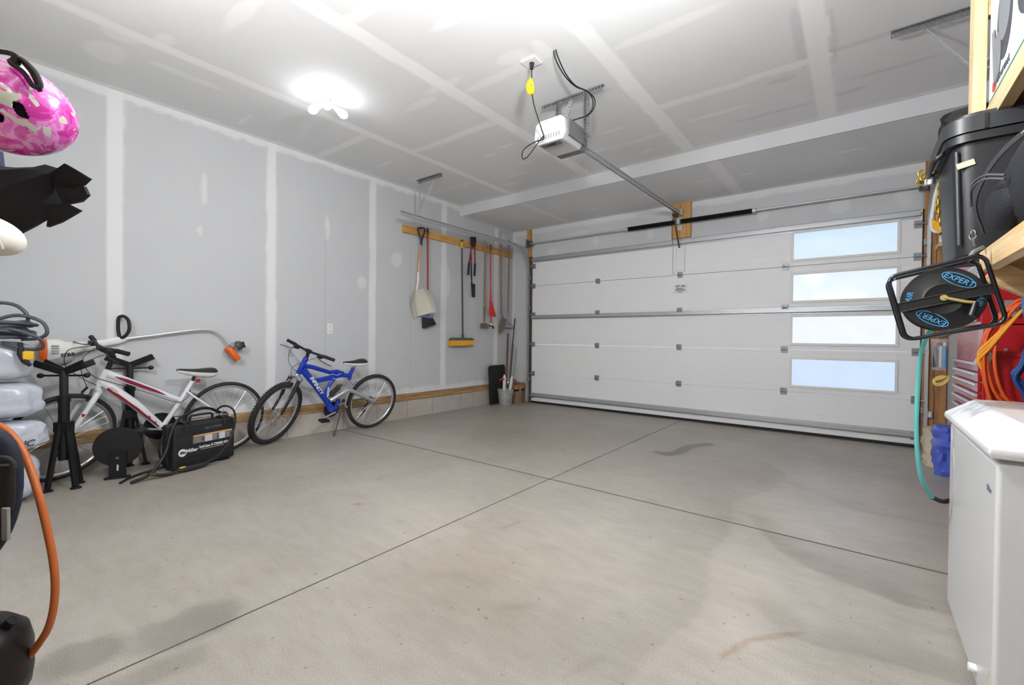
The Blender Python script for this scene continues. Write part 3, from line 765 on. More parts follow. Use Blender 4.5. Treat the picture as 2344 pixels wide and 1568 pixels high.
# unseen tube lamps added to brighten the room
def shop_light(x0, x1, y, z, lab, mat):
    t = thing('shop_light', lab, 'lamp', ((x0 + x1) / 2, y, z), group='added tube lamps out of view')
    MB().box(x0 - .03, x1 + .03, y - .012, y + .012, z + .05, z + .075).build('batten', M_WHITEP, t, bevel=.004)
    MB().cyl((x0, y, z), (x1, y, z), .016, 12).build('tube', mat, t, smooth=40)
    for x in (x0 - .02, x1 + .02): MB().box(x - .012, x + .012, y - .02, y + .02, z - .02, z + .06).build('end_cap', M_WHITEP, t, bevel=.003)
    for x in (x0 + .1, x1 - .1): MB().cyl((x, y, z + .07), (x, y, H), .002, 6).build('hanging_wire', M_GALVD, t)
M_TUBE = emit('fill_tube', (.97, .985, 1), TUBE)
shop_light(-2.6, -1.3, -.20, 2.12, 'lit white tube lamp hung on wires above the steel storage rack', M_TUBE)
shop_light(-.85, .10, -.24, 2.12, 'lit white tube lamp hung on wires before the bare back wall', emit('fill_tube_soft', (.97, .985, 1), 20.))

# outlet on the wall
t = thing('wall_outlet', 'white outlet plate with two sockets on the grey drywall', 'outlet', (A, 2.785, 1.11))
MB().box(A, A + .006, 2.75, 2.82, 1.115, 1.235).build('plate', M_WHITEP, t, bevel=.003)
for z in (1.15, 1.20): MB().cbox((A + .007, 2.785, z), (.004, .032, .028)).build('socket', P('socket_white', 'd5d5d3', .5), t, bevel=.002)

# photo-eye sensor with red light, and outlet box, by the right jamb
t = thing('safety_sensor', 'small safety sensor with glowing red light on brown stud base', 'sensor', (.56, D - .07, .12))
MB().box(.565, .605, D - .125, D - .064, .185, .235).build('housing', P('sensor_grey', '9a9690', .5), t, bevel=.004)
MB().ell((.578, D - .13, .195), (.012, .008, .012), 10, 6).build('lamp_lens', emit('red_led', (1, .06, .03), 6), t)
MB().tube(spline([(.57, D - .1, .2), (.59, D - .12, .12), (.60, D - .10, .05)], 5), .003, 6).build('wire', M_GALVD, t)
t = thing('junction_box', 'small blue outlet box on the brown stud beside the door', 'outlet', (.56, D - .045, .33))
MB().box(.535, .59, D - .075, D - .041, .33, .40).build('box', P('box_blue', '8ea5c8', .5), t, bevel=.004)
MB().box(.545, .58, D - .078, D - .075, .34, .39).build('cover', M_WHITEP, t)
# ------------------------------------------------------------------ bicycles (local frame: x forward, y left, z up, origin under the rear hub)
M_TIRE = P('tire_rubber', '2b2a2a', .85, var=.15, vs=30, bump=.3, bs=120)
M_RIM = P('rim_alloy', 'c9cbcd', .3, .8, var=.05)
M_SPOKE = P('spoke_steel', 'c2c4c6', .3, .9)
M_CHROME = P('chrome', 'd8d9db', .15, 1., var=.02)
M_ALLOY = P('brushed_alloy', 'c4c6c8', .35, .75, var=.05)
M_BBLK = P('bike_black', '19191b', .4, var=.1)
M_DKMET = P('dark_metal', '3a3a3c', .4, .6, var=.15)
M_BLUE = P('blue_enamel', '1038b4', .28, .15, var=.05, coat=.4)
M_WHITEB = P('white_enamel', 'e9ebee', .3, var=.02, coat=.3)
M_RED = P('crimson_decal', '8c1b34', .4, var=.05)
M_SADW = P('saddle_white', 'e6e6e2', .5, var=.03)

def bike_matrix(x, y, head, lean):
    f = V(cos(head), sin(head), 0); l = V(-sin(head), cos(head), 0); z = V(0, 0, 1)
    u = z * cos(lean) + l * sin(lean); l2 = l * cos(lean) - z * sin(lean)
    M = Matrix((f, l2, u)).transposed().to_4x4(); M.translation = (x, y, 0); return M
def rot_about(a, b, ang):
    a = Vector(a); b = Vector(b)
    return Matrix.Translation(a) @ Matrix.Rotation(ang, 4, (b - a).normalized()) @ Matrix.Translation(-a)

def wheel(root, c, r, X, knob, tr, name, rim_mat=M_RIM, nsp=32):
    c = Vector(c); n = 64
    ring = lambda R, dy=0: [c + V(R * cos(2 * pi * i / n), dy, R * sin(2 * pi * i / n)) for i in range(n)]
    t = MB(); t.tube(ring(r - tr), tr, 10, closed=True, up=(0, 1, 0))
    if knob:
        for i in range(78):
            a = 2 * pi * i / 78
            for k, dy in enumerate((-.018, 0, .018)):
                aa = a + (.04 if k == 1 else 0); rad = r - .003 - (.006 if k != 1 else 0)
                M = Matrix.Translation(c) @ Matrix.Rotation(-aa, 4, 'Y')
                t.box(rad - .004, rad + .007, dy - .006, dy + .006, -.0065, .0065, M)
    t.xf(X); tire = t.build(name, M_TIRE, root, smooth=50)
    m = MB(); R = r - 2 * tr
    prof = [(R + .008, -.012), (R + .008, .012), (R - .008, .011), (R - .014, .004), (R - .014, -.004), (R - .008, -.011)]
    m.ring_tube([[c + V(p * cos(2 * pi * i / n), q, p * sin(2 * pi * i / n)) for p, q in prof] for i in range(n)], closed=True)
    m.xf(X).build('rim', rim_mat, tire, smooth=40)
    m = MB()
    for i in range(nsp):
        a = 2 * pi * i / nsp; s = 1 if i % 2 else -1; b = a + (.55 if (i // 2) % 2 else -.55)
        m.tube([c + V(.022 * cos(b), s * .028, .022 * sin(b)), c + V((R - .012) * cos(a), s * .003, (R - .012) * sin(a))], .0015, 4)
    o = m.xf(X).build('spokes', M_SPOKE, tire); o['kind'] = 'stuff'
    m = MB().lathe([(.0, -.055), (.007, -.055), (.008, -.04), (.026, -.03), (.026, -.025), (.013, -.02), (.013, .02), (.026, .025), (.026, .03), (.008, .04), (.007, .055), (0, .055)], c, (0, 1, 0), 14)
    m.xf(X).build('hub', M_ALLOY, tire, smooth=40)
    return tire

def saddle(root, nose, tail, white_side=True):
    """saddle between nose and tail points in the bike plane"""
    n = Vector((nose[0], 0, nose[1])); t = Vector((tail[0], 0, tail[1])); L = (t - n).length; d = (t - n).normalized(); up = V(0, 1, 0).cross(d)
    if up.z < 0: up = -up
    st_ = [(0, .014, .014), (.06, .024, .026), (.2, .03, .036), (.4, .04, .046), (.58, .058, .055), (.74, .078, .062), (.88, .083, .062), (.97, .068, .05), (1, .035, .03)]
    rings = []; rings2 = []
    for f, w_, h in st_:
        c = n + d * (L * f) + up * (.012 * sin(pi * f) * -1 + .01 * f)
        rings.append([c + V(0, w_ * cos(a), 0) + up * (h * (.55 if sin(a) > 0 else .8) * sin(a)) for a in [2 * pi * i / 14 for i in range(14)]])
    sd = MB().ring_tube(rings).build('saddle', M_BBLK, root, smooth=60)
    for s in (-1, 1):
        m = MB(); rr = []
        for f, w_, h in st_[:-1]:
            c = n + d * (L * f) + up * (.012 * sin(pi * f) * -1 + .01 * f)
            aa = [.12, -.25, -.65, -1.15]
            rr.append([c + V(0, s * (w_ + .0022) * cos(a), 0) + up * ((h + .002) * .8 * sin(a)) for a in aa] + [c + V(0, s * w_ * .9 * cos(a), 0) + up * (h * .7 * sin(a)) for a in reversed(aa)])
        m.ring_tube(rr).build('side_panel', M_SADW, sd, smooth=50)
    m = MB()
    for s in (-.02, .02): m.tube([n + d * L * .25 + V(0, s, 0) - up * .01, n + d * L * .45 + V(0, s, 0) - up * .045, n + d * L * .75 + V(0, s, 0) - up * .045, n + d * L * .9 + V(0, s, 0) - up * .012], .004, 6)
    m.build('rails', M_DKMET, sd)
    return sd

def crank(root, bb, ang, ring_r=.085):
    m = MB(); c = V(bb[0], 0, bb[1])
    m.lathe([(.0, -.05), (.02, -.05), (.022, .05), (.0, .05)], c, (0, 1, 0), 16)
    cs = m.build('crankset', M_DKMET, root, smooth=40)
    g = MB(); pr = []
    nt_ = 40
    for i in range(nt_ * 2): a = 2 * pi * i / (nt_ * 2); r = ring_r + (.004 if i % 2 else 0); pr.append((r * cos(a), r * sin(a)))
    g.prism(pr, .004, frame_m(c + V(0, -.042, 0), (1, 0, 0), (0, 0, 1)))
    g.lathe([(ring_r - .02, -.004), (ring_r - .004, -.004), (ring_r - .004, .012), (ring_r - .02, .012)], c + V(0, -.052, 0), (0, 1, 0), 30)
    g.build('chainring', M_DKMET, cs)
    for s in (1, -1):
        d = V(cos(ang), 0, sin(ang)) * s
        a = c + V(0, .055 * s, 0); b = a + d * .17
        MB().bar(a, b, .014, .024, up=(0, 1, 0)).build('crank_arm', M_ALLOY, cs, bevel=.004)
        MB().cbox(b + V(0, .055 * s, 0), (.09, .08, .022)).cyl(b, b + V(0, .10 * s, 0), .006, 8).build('pedal', M_BBLK, cs, bevel=.004)
    return cs

def handlebar(root, X, c, half, rise, sweep, stem_pts, lever=True):
    """bar centre c; returns part"""
    c = Vector(c)
    pts = [c + V(-sweep, -half, rise), c + V(-sweep * .3, -half * .5, rise), c + V(0, -half * .18, 0), c + V(0, half * .18, 0), c + V(-sweep * .3, half * .5, rise), c + V(-sweep, half, rise)]
    hb = MB().tube(spline(pts, 5), .0125, 10).xf(X).build('handlebar', M_BBLK, root, smooth=50)
    for s in (-1, 1):
        e = c + V(-sweep, s * half, rise); i = c + V(-sweep * .42, s * half * .58, rise)
        MB().tube([i, i.lerp(e, .1), i.lerp(e, .9), e], [.0155, .0175, .0165, .018], 12).xf(X).build('grip', M_BLACK, hb, smooth=50)
        k = c + V(-sweep * .3, s * half * .5, rise)
        MB().cbox(k + V(.012, 0, -.012), (.035, .05, .03)).tube(spline([k + V(.03, -s * .01, -.02), k + V(.055, s * .05, -.03), k + V(.055, s * .14, -.04), k + V(.045, s * .17, -.045)], 4), .006, 6, flat=.6).xf(X).build('brake_lever', M_DKMET, hb, bevel=.003)
    MB().tube(stem_pts, .017, 12).cyl(Vector(stem_pts[-1]) + V(0, -.026, 0), Vector(stem_pts[-1]) + V(0, .026, 0), .021, 12).xf(X).build('stem', M_DKMET if root.name.startswith('b') else M_BBLK, hb, smooth=40)
    return hb

# ---- blue full-suspension mountain bike on its kickstand
bm_ = bike_matrix(-4.617, 3.183, -1.5951, .188)
bb = thing('mountain_bicycle', 'blue and silver full-suspension bicycle with knobby front tire on its kickstand', 'bicycle', M=bm_)
HB, HT = (.905, .738), (.851, .868)
XS = rot_about((HB[0], 0, HB[1]), (HT[0], 0, HT[1]), radians(27))
I4 = Matrix.Identity(4)
wheel(bb, (0, 0, .33), .33, I4, False, .023, 'rear_tire')
wheel(bb, (1.10, 0, .33), .325, XS, True, .026, 'front_tire')
p2 = lambda a, y=0: V(a[0], y, a[1])
fr = MB()
fr.tube([p2((.915, .715)), p2((.845, .885))], .026, 14)                      # head tube
fr.tube([p2((.88, .77)), p2((.735, .60)), p2((.555, .36))], [.036, .034, .030], 14)   # down tube
fr.tube([p2((.865, .80)), p2((.775, .782)), p2((.57, .712))], [.024, .024, .021], 12)  # upper tube
fr.tube([p2((.735, .628)), p2((.60, .648)), p2((.46, .672)), p2((.34, .665))], [.026, .027, .026, .024], 12)   # mid tube
fr.tube([p2((.58, .712)), p2((.50, .715)), p2((.42, .685))], [.021, .028, .03], 12)
fr.tube(spline([p2((.50, .665)), p2((.57, .56)), p2((.60, .45)), p2((.575, .39))], 4), .020, 12)    # inner strut
fr.tube([p2((.335, .62)), p2((.325, .69)), p2((.298, .752))], .021, 12)        # seat tube
fr.tube([p2((.56, .37)), p2((.52, .30)), p2((.47, .27))], [.034, .038, .034], 12)
fr.tube([p2((.47, .27)), p2((.452, .36)), p2((.44, .41))], [.026, .022, .018], 12)
frame = fr.build('frame', M_BLUE, bb, smooth=50)
m = text_mesh('INFINITY', .052, .0008, .15, .0015, 1.15)
m.xf(frame_m((.725, .0355, .588), (-.58, 0, -.81), (-.81, 0, .58)))
m.build('lettering', M_WHITEB, frame)
for (a, b) in (((.56, .703), (.46, .70)), ((.55, .655), (.43, .655))):
    MB().tube(spline([p2(a, .027), p2(((a[0] + b[0]) / 2, a[1] - .018), .029), p2(b, .026)], 4), .005, 6, flat=.5).build('white_flash', M_WHITEB, frame)
m = text_mesh('INFINITY', .028, .0008, .1, .001); m.xf(frame_m((.585, .022, .50), (.02, 0, -1), (-1, 0, -.02))); m.build('lettering', M_WHITEB, frame)
sa = MB()
for s in (-.045, .045):
    sa.tube([V(.55, s * .5, .40), V(.37, s * .75, .505), V(.32, s * .95, .50), V(.02, s * 1.1, .345), V(0, s * 1.1, .33)], [.026, .026, .024, .018, .012], 10)
sa.tube([V(.375, -.05, .50), V(.375, .05, .50)], .02, 10)
sa.tube([V(.32, 0, .52), V(.335, 0, .62)], .012, 10)
sw = sa.build('swing_arm', M_ALLOY, bb, smooth=45)
for s in (-.045, .045): MB().tube([V(.36, s, .48), V(.38, s, .34), V(.35, s, .31)], .009, 8).build('stay', M_ALLOY, sw)
sp = MB(); pts = []
a, b = V(.46, 0, .40), V(.45, 0, .56); a, b = V(.56, 0, .44), V(.42, 0, .565)
for i in range(8 * 12 + 1):
    q = a.lerp(b, .15 + .7 * i / 96); th = 2 * pi * i / 12; d = (b - a).normalized(); u = V(0, 1, 0); w_ = d.cross(u)
    pts.append(q + (u * cos(th) + w_ * sin(th)) * .026)
sp.tube(pts, .0055, 6).cyl(a, b, .010, 10)
sp.build('shock_spring', M_DKMET, bb, smooth=60)
MB().tube([p2((.31, .70)), p2((.285, .775))], .014, 12).build('seat_post', M_CHROME, bb, smooth=40)
saddle(bb, (.425, .815), (.155, .812))
f = MB()
for s in (-1, 1):
    f.tube([V(.95, s * .055, .67), V(1.02, s * .055, .49)], [.019, .018], 12)
fk = f.xf(XS).build('fork', M_DKMET, bb, smooth=45)
f = MB()
for s in (-1, 1): f.tube([V(1.01, s * .055, .51), V(1.085, s * .055, .36), V(1.10, s * .055, .33)], [.0135, .0135, .010], 10)
f.xf(XS).build('lower_legs', M_BBLK, fk, smooth=45)
MB().tube([V(.945, -.075, .675), V(.93, 0, .695), V(.945, .075, .675)], .022, 10).tube([V(.93, 0, .70), V(.915, 0, .725)], .02, 10).xf(XS).build('crown', M_ALLOY, fk, smooth=45)
m = MB()
for s in (-1, 1): m.tube([V(.975, s * .03, .66), V(1.0, s * .045, .62), V(1.005, s * .03, .585)], .009, 6)
m.xf(XS).build('brake_arms', M_ALLOY, fk)
hb = handlebar(bb, XS, (.835, 0, .955), .29, .005, .03, [(.85, 0, .87), (.838, 0, .905), (.835, 0, .955)])
crank(bb, (.485, .275), radians(-20), .088)
m = MB()
for zz in (.075, -.065): m.tube([V(.48, -.045, .275 + zz), V(.0, -.045, .33 + zz * .45)], .004, 4)
m.build('chain', M_DKMET, bb)
MB().lathe([(.0, 0), (.045, 0), (.045, .004), (.035, .01), (.025, .02), (0, .02)], (0, -.05, .33), (0, 1, 0), 24).build('cassette', M_DKMET, bb)
MB().tube([V(.0, -.06, .30), V(.03, -.065, .25), V(.06, -.06, .21)], .010, 6).cyl((.03, -.07, .25), (.03, -.055, .25), .022, 12).cyl((.065, -.07, .205), (.065, -.055, .205), .022, 12).build('derailleur', M_DKMET, bb)
MB().tube(spline([XS @ V(.83, .15, .95), XS @ V(.95, .13, .93), V(1.0, .05, .80), V(.98, .02, .66)], 6), .0025, 5).build('brake_cable', M_BBLK, bb)
MB().tube(spline([XS @ V(.83, -.15, .95), XS @ V(.98, -.1, .95), V(1.02, 0, .85), V(.96, .03, .76), V(.87, .03, .79)], 6), .0025, 5).build('brake_cable', M_BBLK, bb)
MB().tube(spline([V(.36, .02, .63), V(.30, .04, .56), V(.26, .03, .60), V(.22, .02, .56), V(.16, .02, .56)], 6), .0025, 5).build('brake_cable', M_BBLK, bb)
kloc = bm_.inverted() @ V(-4.49, 2.652, .004)
MB().tube([V(.42, .035, .285), V(.425, .05, .26), kloc], [.009, .008, .007], 8).build('kickstand', M_DKMET, bb, smooth=40)

# ---- white bicycle with crimson stripes leaning among the stands
wm = bike_matrix(-4.665, 1.645, -1.575, .15)
wb = thing('city_bicycle', 'white bicycle with crimson stripes parked along the wall behind a black case', 'bicycle', M=wm)
HB2, HT2 = (.885, .705), (.835, .83)
XW = rot_about((HB2[0], 0, HB2[1]), (HT2[0], 0, HT2[1]), radians(18))
M_RIMB = P('rim_dark', 'aeb0b2', .35, .7)
wheel(wb, (0, 0, .335), .335, I4, False, .018, 'rear_tire')
wheel(wb, (1.075, 0, .335), .335, XW, False, .018, 'front_tire')
fr = MB()
fr.tube([p2(HB2), p2(HT2)], .024, 14)
fr.tube([p2((.84, .805)), p2((.82, .79)), p2((.37, .545)), p2((.352, .515))], [.025, .026, .020, .018], 14)
fr.tube([p2((.875, .745)), p2((.84, .715)), p2((.66, .535)), p2((.485, .325))], [.030, .034, .034, .028], 14)
fr.tube([p2((.475, .31)), p2((.355, .53)), p2((.275, .70))], [.020, .0175, .0165], 12)
fr.tube([V(.475, -.036, .31), V(.475, .036, .31)], .024, 14)
for s in (-.05, .05):
    fr.tube([V(.315, s * .35, .615), V(.27, s * .7, .57), V(0, s * 1.15, .335)], [.010, .010, .009], 8)
    fr.tube([V(.475, s * .6, .31), V(.35, s * .9, .315), V(0, s * 1.15, .335)], [.011, .011, .009], 8)
frame = fr.build('frame', M_WHITEB, wb, smooth=50)
for s in (-1, 1):
    MB().tube([p2((.80, .778), .0225 * s), p2((.72, .737), .0235 * s), p2((.55, .645), .0195 * s), p2((.43, .577), .0175 * s)], [.004, .0135, .0115, .003], 8, up=(0, 1, 0), flat=.55).build('crimson_stripe', M_RED, frame)
    MB().tube([p2((.83, .69), .0265 * s), p2((.66, .518), .028 * s), p2((.50, .335), .023 * s)], [.016, .012, .010], 8, up=(0, 1, 0), flat=.5).build('crimson_stripe', M_RED, frame)
    for q, (a, b) in enumerate((((.715, .595), (.70, .555)), ((.645, .515), (.635, .485)), ((.575, .44), (.565, .415)), ((.53, .385), (.525, .36)))):
        MB().tube([p2(a, .0315 * s), p2(b, .030 * s)], [.002, .008], 6, up=(0, 1, 0), flat=.4).build('crimson_flame', M_RED, frame)
m = text_mesh('CCM', .030, .0008, .1, .0012); m.xf(frame_m((.80, .0355, .672), (-.70, 0, -.71), (-.71, 0, .70))); m.build('lettering', P('pink_print', 'e9c7c4', .5), frame)
f = MB()
for s in (-1, 1):
    f.tube(spline([V(.905, s * .045, .665), V(.94, s * .055, .60), V(1.03, s * .055, .42), V(1.075, s * .05, .335)], 4), [.020] * 5 + [.017] * 4 + [.013] * 3 + [.011], 10)
f.tube([V(.90, -.05, .67), V(.888, 0, .69), V(.90, .05, .67)], .020, 10).tube([V(.888, 0, .69), V(.88, 0, .71)], .02, 10)
fk = f.xf(XW).build('fork', M_WHITEB, wb, smooth=50)
for s in (-1, 1):
    MB().tube([V(.985, s * .062, .52), V(1.015, s * .062, .455)], [.013, .003], 8).xf(XW).build('crimson_flash', M_RED, fk)
m = MB()
for s in (-1, 1): m.tube([V(.935, s * .03, .69), V(.955, s * .05, .65), V(.96, s * .03, .61)], .008, 6)
m.xf(XW).build('brake_arms', M_DKMET, fk)
handlebar(wb, XW, (.885, 0, 1.01), .235, .01, .05, [(.833, 0, .83), (.80, 0, .93), (.81, 0, .94), (.885, 0, 1.0)])
MB().tube([p2((.275, .70)), p2((.26, .745))], .0135, 12).build('seat_post', M_BBLK, wb, smooth=40)
MB().cbox((.235, 0, .70), (.03, .035, .03)).build('reflector', P('red_reflector', 'a02030', .3), wb, bevel=.003)
saddle(wb, (.392, .80), (.10, .765))
crank(wb, (.475, .31), radians(12), .085)
MB().lathe([(.09, -.004), (.115, -.004), (.115, .004), (.09, .004)], (.475, -.055, .31), (0, 1, 0), 30).build('chain_guard', M_BBLK, wb)
m = MB()
for zz in (.075, -.065): m.tube([V(.47, -.045, .31 + zz), V(.0, -.045, .335 + zz * .45)], .004, 4)
m.build('chain', M_DKMET, wb)
MB().lathe([(.0, 0), (.045, 0), (.045, .004), (.035, .01), (.025, .02), (0, .02)], (0, -.05, .335), (0, 1, 0), 24).build('cassette', M_DKMET, wb)
MB().tube([V(.30, -.02, .625), V(.29, .02, .60), V(.24, .035, .575), V(.22, .03, .565)], .008, 6).build('rear_brake', M_DKMET, wb)
MB().tube(spline([XW @ V(.88, .11, .99), XW @ V(.96, .09, .96), V(.985, .03, .86), V(.95, .02, .70)], 6), .0025, 5).build('brake_cable', M_BBLK, wb)
MB().tube(spline([XW @ V(.88, -.11, .99), XW @ V(1.03, -.10, .97), V(1.06, -.02, .86), V(.96, .03, .76), V(.90, .03, .72)], 6), .0025, 5).build('brake_cable', M_BBLK, wb)
MB().tube(spline([XW @ V(.9, -.05, .99), XW @ V(.98, -.02, .92), V(.93, .03, .80), V(.83, .035, .74), V(.62, .026, .645), V(.40, .022, .53), V(.33, .025, .545), V(.29, .02, .61)], 6), .0025, 5).build('brake_cable', M_BBLK, wb)
# ------------------------------------------------------------------ tools on the board along the left wall
W_HANDLE = wood('tool_handle_wood', 'd8b48a', 'b98e60', 'z')
W_OLD = wood('weathered_handle', 'a08a70', '7d6a54', 'z', 1.2)
M_RUST = P('rusty_blade', '75695e', .7, .3, var=.25, vs=25)
M_ALUM = P('worn_aluminium', 'd8d3c8', .5, .35, var=.1, vs=14)
M_REDT = P('red_tool_paint', '96302b', .45, var=.1); M_REDP = P('red_plastic', 'd2201c', .4, var=.06)
M_YEL = P('yellow_plastic', 'e3b01c', .5, var=.08)
bd = tag(MB().box(A, A + .036, 3.80, 6.15, 2.475, 2.575).build('tool_board', W_BOARD, bevel=.004), 'orange pine board screwed level to the wall with garden tools hung from it', 'board')
def nail(y, z, x=A + .036, L=.05, parent=None):
    return MB().cyl((x, y, z), (x + L, y, z + .006), .003, 6).build('nail', M_GALVD, bd)
TX = -4.742
hook_y = (4.05, 4.20, 4.862, 5.11, 5.398, 5.527, 5.79, 6.006)
for y in hook_y:
    if y == 4.05: nail(y, 2.545)
    elif y == 5.11:
        for s in (-.085, .085): nail(y + s, 2.53)
    else:
        for s in (-.026, .026): nail(y + s, 2.53)

# aluminium grain scoop
t = thing('scoop_shovel', 'aluminium scoop shovel with black D grip hanging on the pine board', 'shovel', (-4.70, 4.05, 1.39))
x = -4.715
g = [(4.05, 2.375), (4.032, 2.44), (3.995, 2.52), (3.99, 2.555), (4.02, 2.565), (4.08, 2.575), (4.11, 2.565), (4.105, 2.53), (4.07, 2.44)]
MB().tube(spline([V(x, a, b) for a, b in g], 4, True), .013, 8, closed=True).cyl((x, 4.05, 2.40), (x, 4.047, 2.33), .019, 10).build('d_grip', M_BLACKP, t, smooth=50)
MB().tube([V(x, 4.048, 2.36), V(x, 4.02, 2.15), V(x + .01, 3.995, 1.95)], [.017, .018, .017], 10).build('shaft', W_HANDLE, t, smooth=40)
MB().tube([V(x + .01, 3.995, 1.96), V(x + .012, 3.99, 1.84), V(x + .005, 3.975, 1.74), V(x - .01, 3.99, 1.62)], [.020, .021, .018, .012], 10).build('socket', M_ALUM, t, smooth=40)
def scoop():
    rings = []
    ax0, ax1 = V(x + .005, 4.005, 1.735), V(x - .005, 4.13, 1.40)
    ax = (ax1 - ax0); d = ax.normalized(); sd0 = V(.55, .83, .0); sd0 = (sd0 - d * sd0.dot(d)).normalized(); nn = sd0.cross(d)
    if nn.x < 0: nn = -nn
    for k in range(9):
        f = k / 8; c = ax0 + ax * f; w_ = .10 + .055 * min(1, f * 2.5); dep = .12 * (1 - .55 * f)
        row = []
        for j in range(13):
            q = -1 + 2 * j / 12; a = abs(q)
            h = dep * (max(0, (a - .55) / .45) ** 1.5) + (.035 * (1 - f) ** 2 if True else 0)
            row.append(c + sd0 * (w_ * q) + nn * h)
        back = [p - nn * .004 for p in reversed(row)]
        rings.append(row + back)
    return MB().ring_tube(rings)
scoop().build('blade', M_ALUM, t, smooth=40)

# snow broom behind it
t = thing('snow_broom', 'snow broom with red shaft and black bristles hanging behind the aluminium scoop', 'broom', (-4.76, 4.2, 1.2))
MB().cyl((-4.757, 4.2, 2.60), (-4.757, 4.213, 1.5), .0125, 10).cyl((-4.757, 4.213, 1.5), (-4.757, 4.22, 1.36), .0125, 10).build('shaft', M_REDT, t, smooth=40)
MB().cyl((-4.757, 4.199, 2.60), (-4.757, 4.2, 2.53), .0145, 10).build('end_grip', M_BLACK, t, smooth=40)
MB().prism([(4.125, 1.40), (4.295, 1.382), (4.302, 1.352), (4.13, 1.362)], .05, frame_m((-4.79, 0, 0), (0, 1, 0), (0, 0, 1))).build('head', P('broom_blue', '5f7fb5', .5), t, bevel=.004)
def bristles(poly_top, poly_bot, x0, x1, n, mat, root, r=.004):
    m = MB()
    for i in range(n):
        f = i / (n - 1); a = V(0, *poly_top[0]).lerp(V(0, *poly_top[1]), f); b = V(0, *poly_bot[0]).lerp(V(0, *poly_bot[1]), f)
        for xx in (x0, (x0 + x1) / 2, x1): m.tube([V(xx, a.y, a.z), V(xx + random.uniform(-.006, .006), b.y + random.uniform(-.004, .004), b.z + random.uniform(-.006, .006))], [r, r * 1.3], 5)
    o = m.build('bristles', mat, root); o['kind'] = 'stuff'; return o
bristles(((4.135, 1.363), (4.298, 1.353)), ((4.15, 1.215), (4.35, 1.272)), -4.785, -4.745, 26, M_BLACK, t, .0055)

# yellow push broom
t = thing('push_broom', 'push broom with black handle and yellow bristles hanging on the wall', 'broom', (TX, 4.87, .96))
MB().cyl((TX, 4.862, 2.55), (TX, 4.897, 1.10), .0125, 10).build('shaft', P('handle_dark', '3d4040', .45), t, smooth=40)
MB().cyl((TX, 4.862, 2.555), (TX, 4.863, 2.53), .015, 10).build('end_cap', M_BLACK, t, smooth=40)
MB().cyl((TX, 4.863, 2.53), (TX, 4.866, 2.43), .0145, 10).build('hand_grip', M_YEL, t, smooth=40)
MB().cyl((TX, 4.897, 1.14), (TX, 4.897, 1.07), .02, 10).prism([(4.64, 1.04), (5.12, 1.04), (5.12, 1.07), (5.07, 1.085), (4.69, 1.085), (4.64, 1.07)], .065, frame_m((TX - .035, 0, 0), (0, 1, 0), (0, 0, 1))).build('head', P('broom_head_grey', '4c4f4a', .5), t, bevel=.006)
bristles(((4.64, 1.045), (5.12, 1.045)), ((4.63, .965), (5.11, .97)), TX - .028, TX + .026, 52, P('bristle_yellow', 'dda51a', .7), t, .006)

# bolt cutter and scraper
t = thing('bolt_cutter', 'red-handled bolt cutter hanging by its black jaws', 'bolt cutter', (TX, 5.1, 2.05))
MB().prism([(5.055, 2.64), (5.165, 2.655), (5.172, 2.58), (5.15, 2.50), (5.115, 2.485), (5.075, 2.50), (5.05, 2.57)], .022, frame_m((TX - .01, 0, 0), (0, 1, 0), (0, 0, 1))).build('jaws', P('jaw_brown', '332825', .5, .4), t, bevel=.004)
for a, b, c in (((5.075, 2.50), (5.025, 2.24), (5.003, 2.05)), ((5.145, 2.50), (5.158, 2.24), (5.147, 2.05))):
    MB().cyl((TX, *a), (TX, *b), .012, 8).build('handle', M_REDT, t, smooth=40)
    MB().cyl((TX, *b), (TX, *c), .0165, 10).build('hand_grip', M_BLACK, t, smooth=40)
t = thing('ice_scraper', 'black long-handled ice scraper hanging between the bolt cutter handles', 'scraper', (-4.765, 5.1, 1.72))
MB().tube([V(-4.763, 5.085, 2.56), V(-4.763, 5.092, 2.25), V(-4.763, 5.098, 2.08), V(-4.763, 5.105, 1.97), V(-4.763, 5.125, 1.90)], [.0085, .0085, .0125, .0105, .010], 8).build('shaft', M_BLACKP, t, smooth=40)
MB().prism([(5.10, 1.95), (5.135, 1.93), (5.185, 1.925), (5.185, 1.72), (5.13, 1.72)], .02, frame_m((-4.778, 0, 0), (0, 1, 0), (0, 0, 1))).build('head', M_BLACK, t, bevel=.004)

# hoe
t = thing('garden_hoe', 'garden hoe with worn wooden handle and square brown blade', 'hoe', (TX, 5.39, 1.23))
MB().tube([V(TX, 5.398, 2.62), V(TX, 5.392, 1.56), V(TX, 5.388, 1.50)], [.0165, .018, .017], 10).build('shaft', W_OLD, t, smooth=40)
MB().tube([V(TX, 5.389, 1.58), V(TX + .004, 5.383, 1.45), V(TX + .01, 5.376, 1.32)], [.020, .016, .010], 10).build('socket', M_RUST, t, smooth=40)
MB().prism([(5.285, 1.235), (5.465, 1.235), (5.462, 1.30), (5.44, 1.32), (5.30, 1.32), (5.284, 1.30)], .005, frame_m((TX + .008, 0, 0), (0, 1, 0), (0, 0, 1))).build('blade', M_RUST, t)

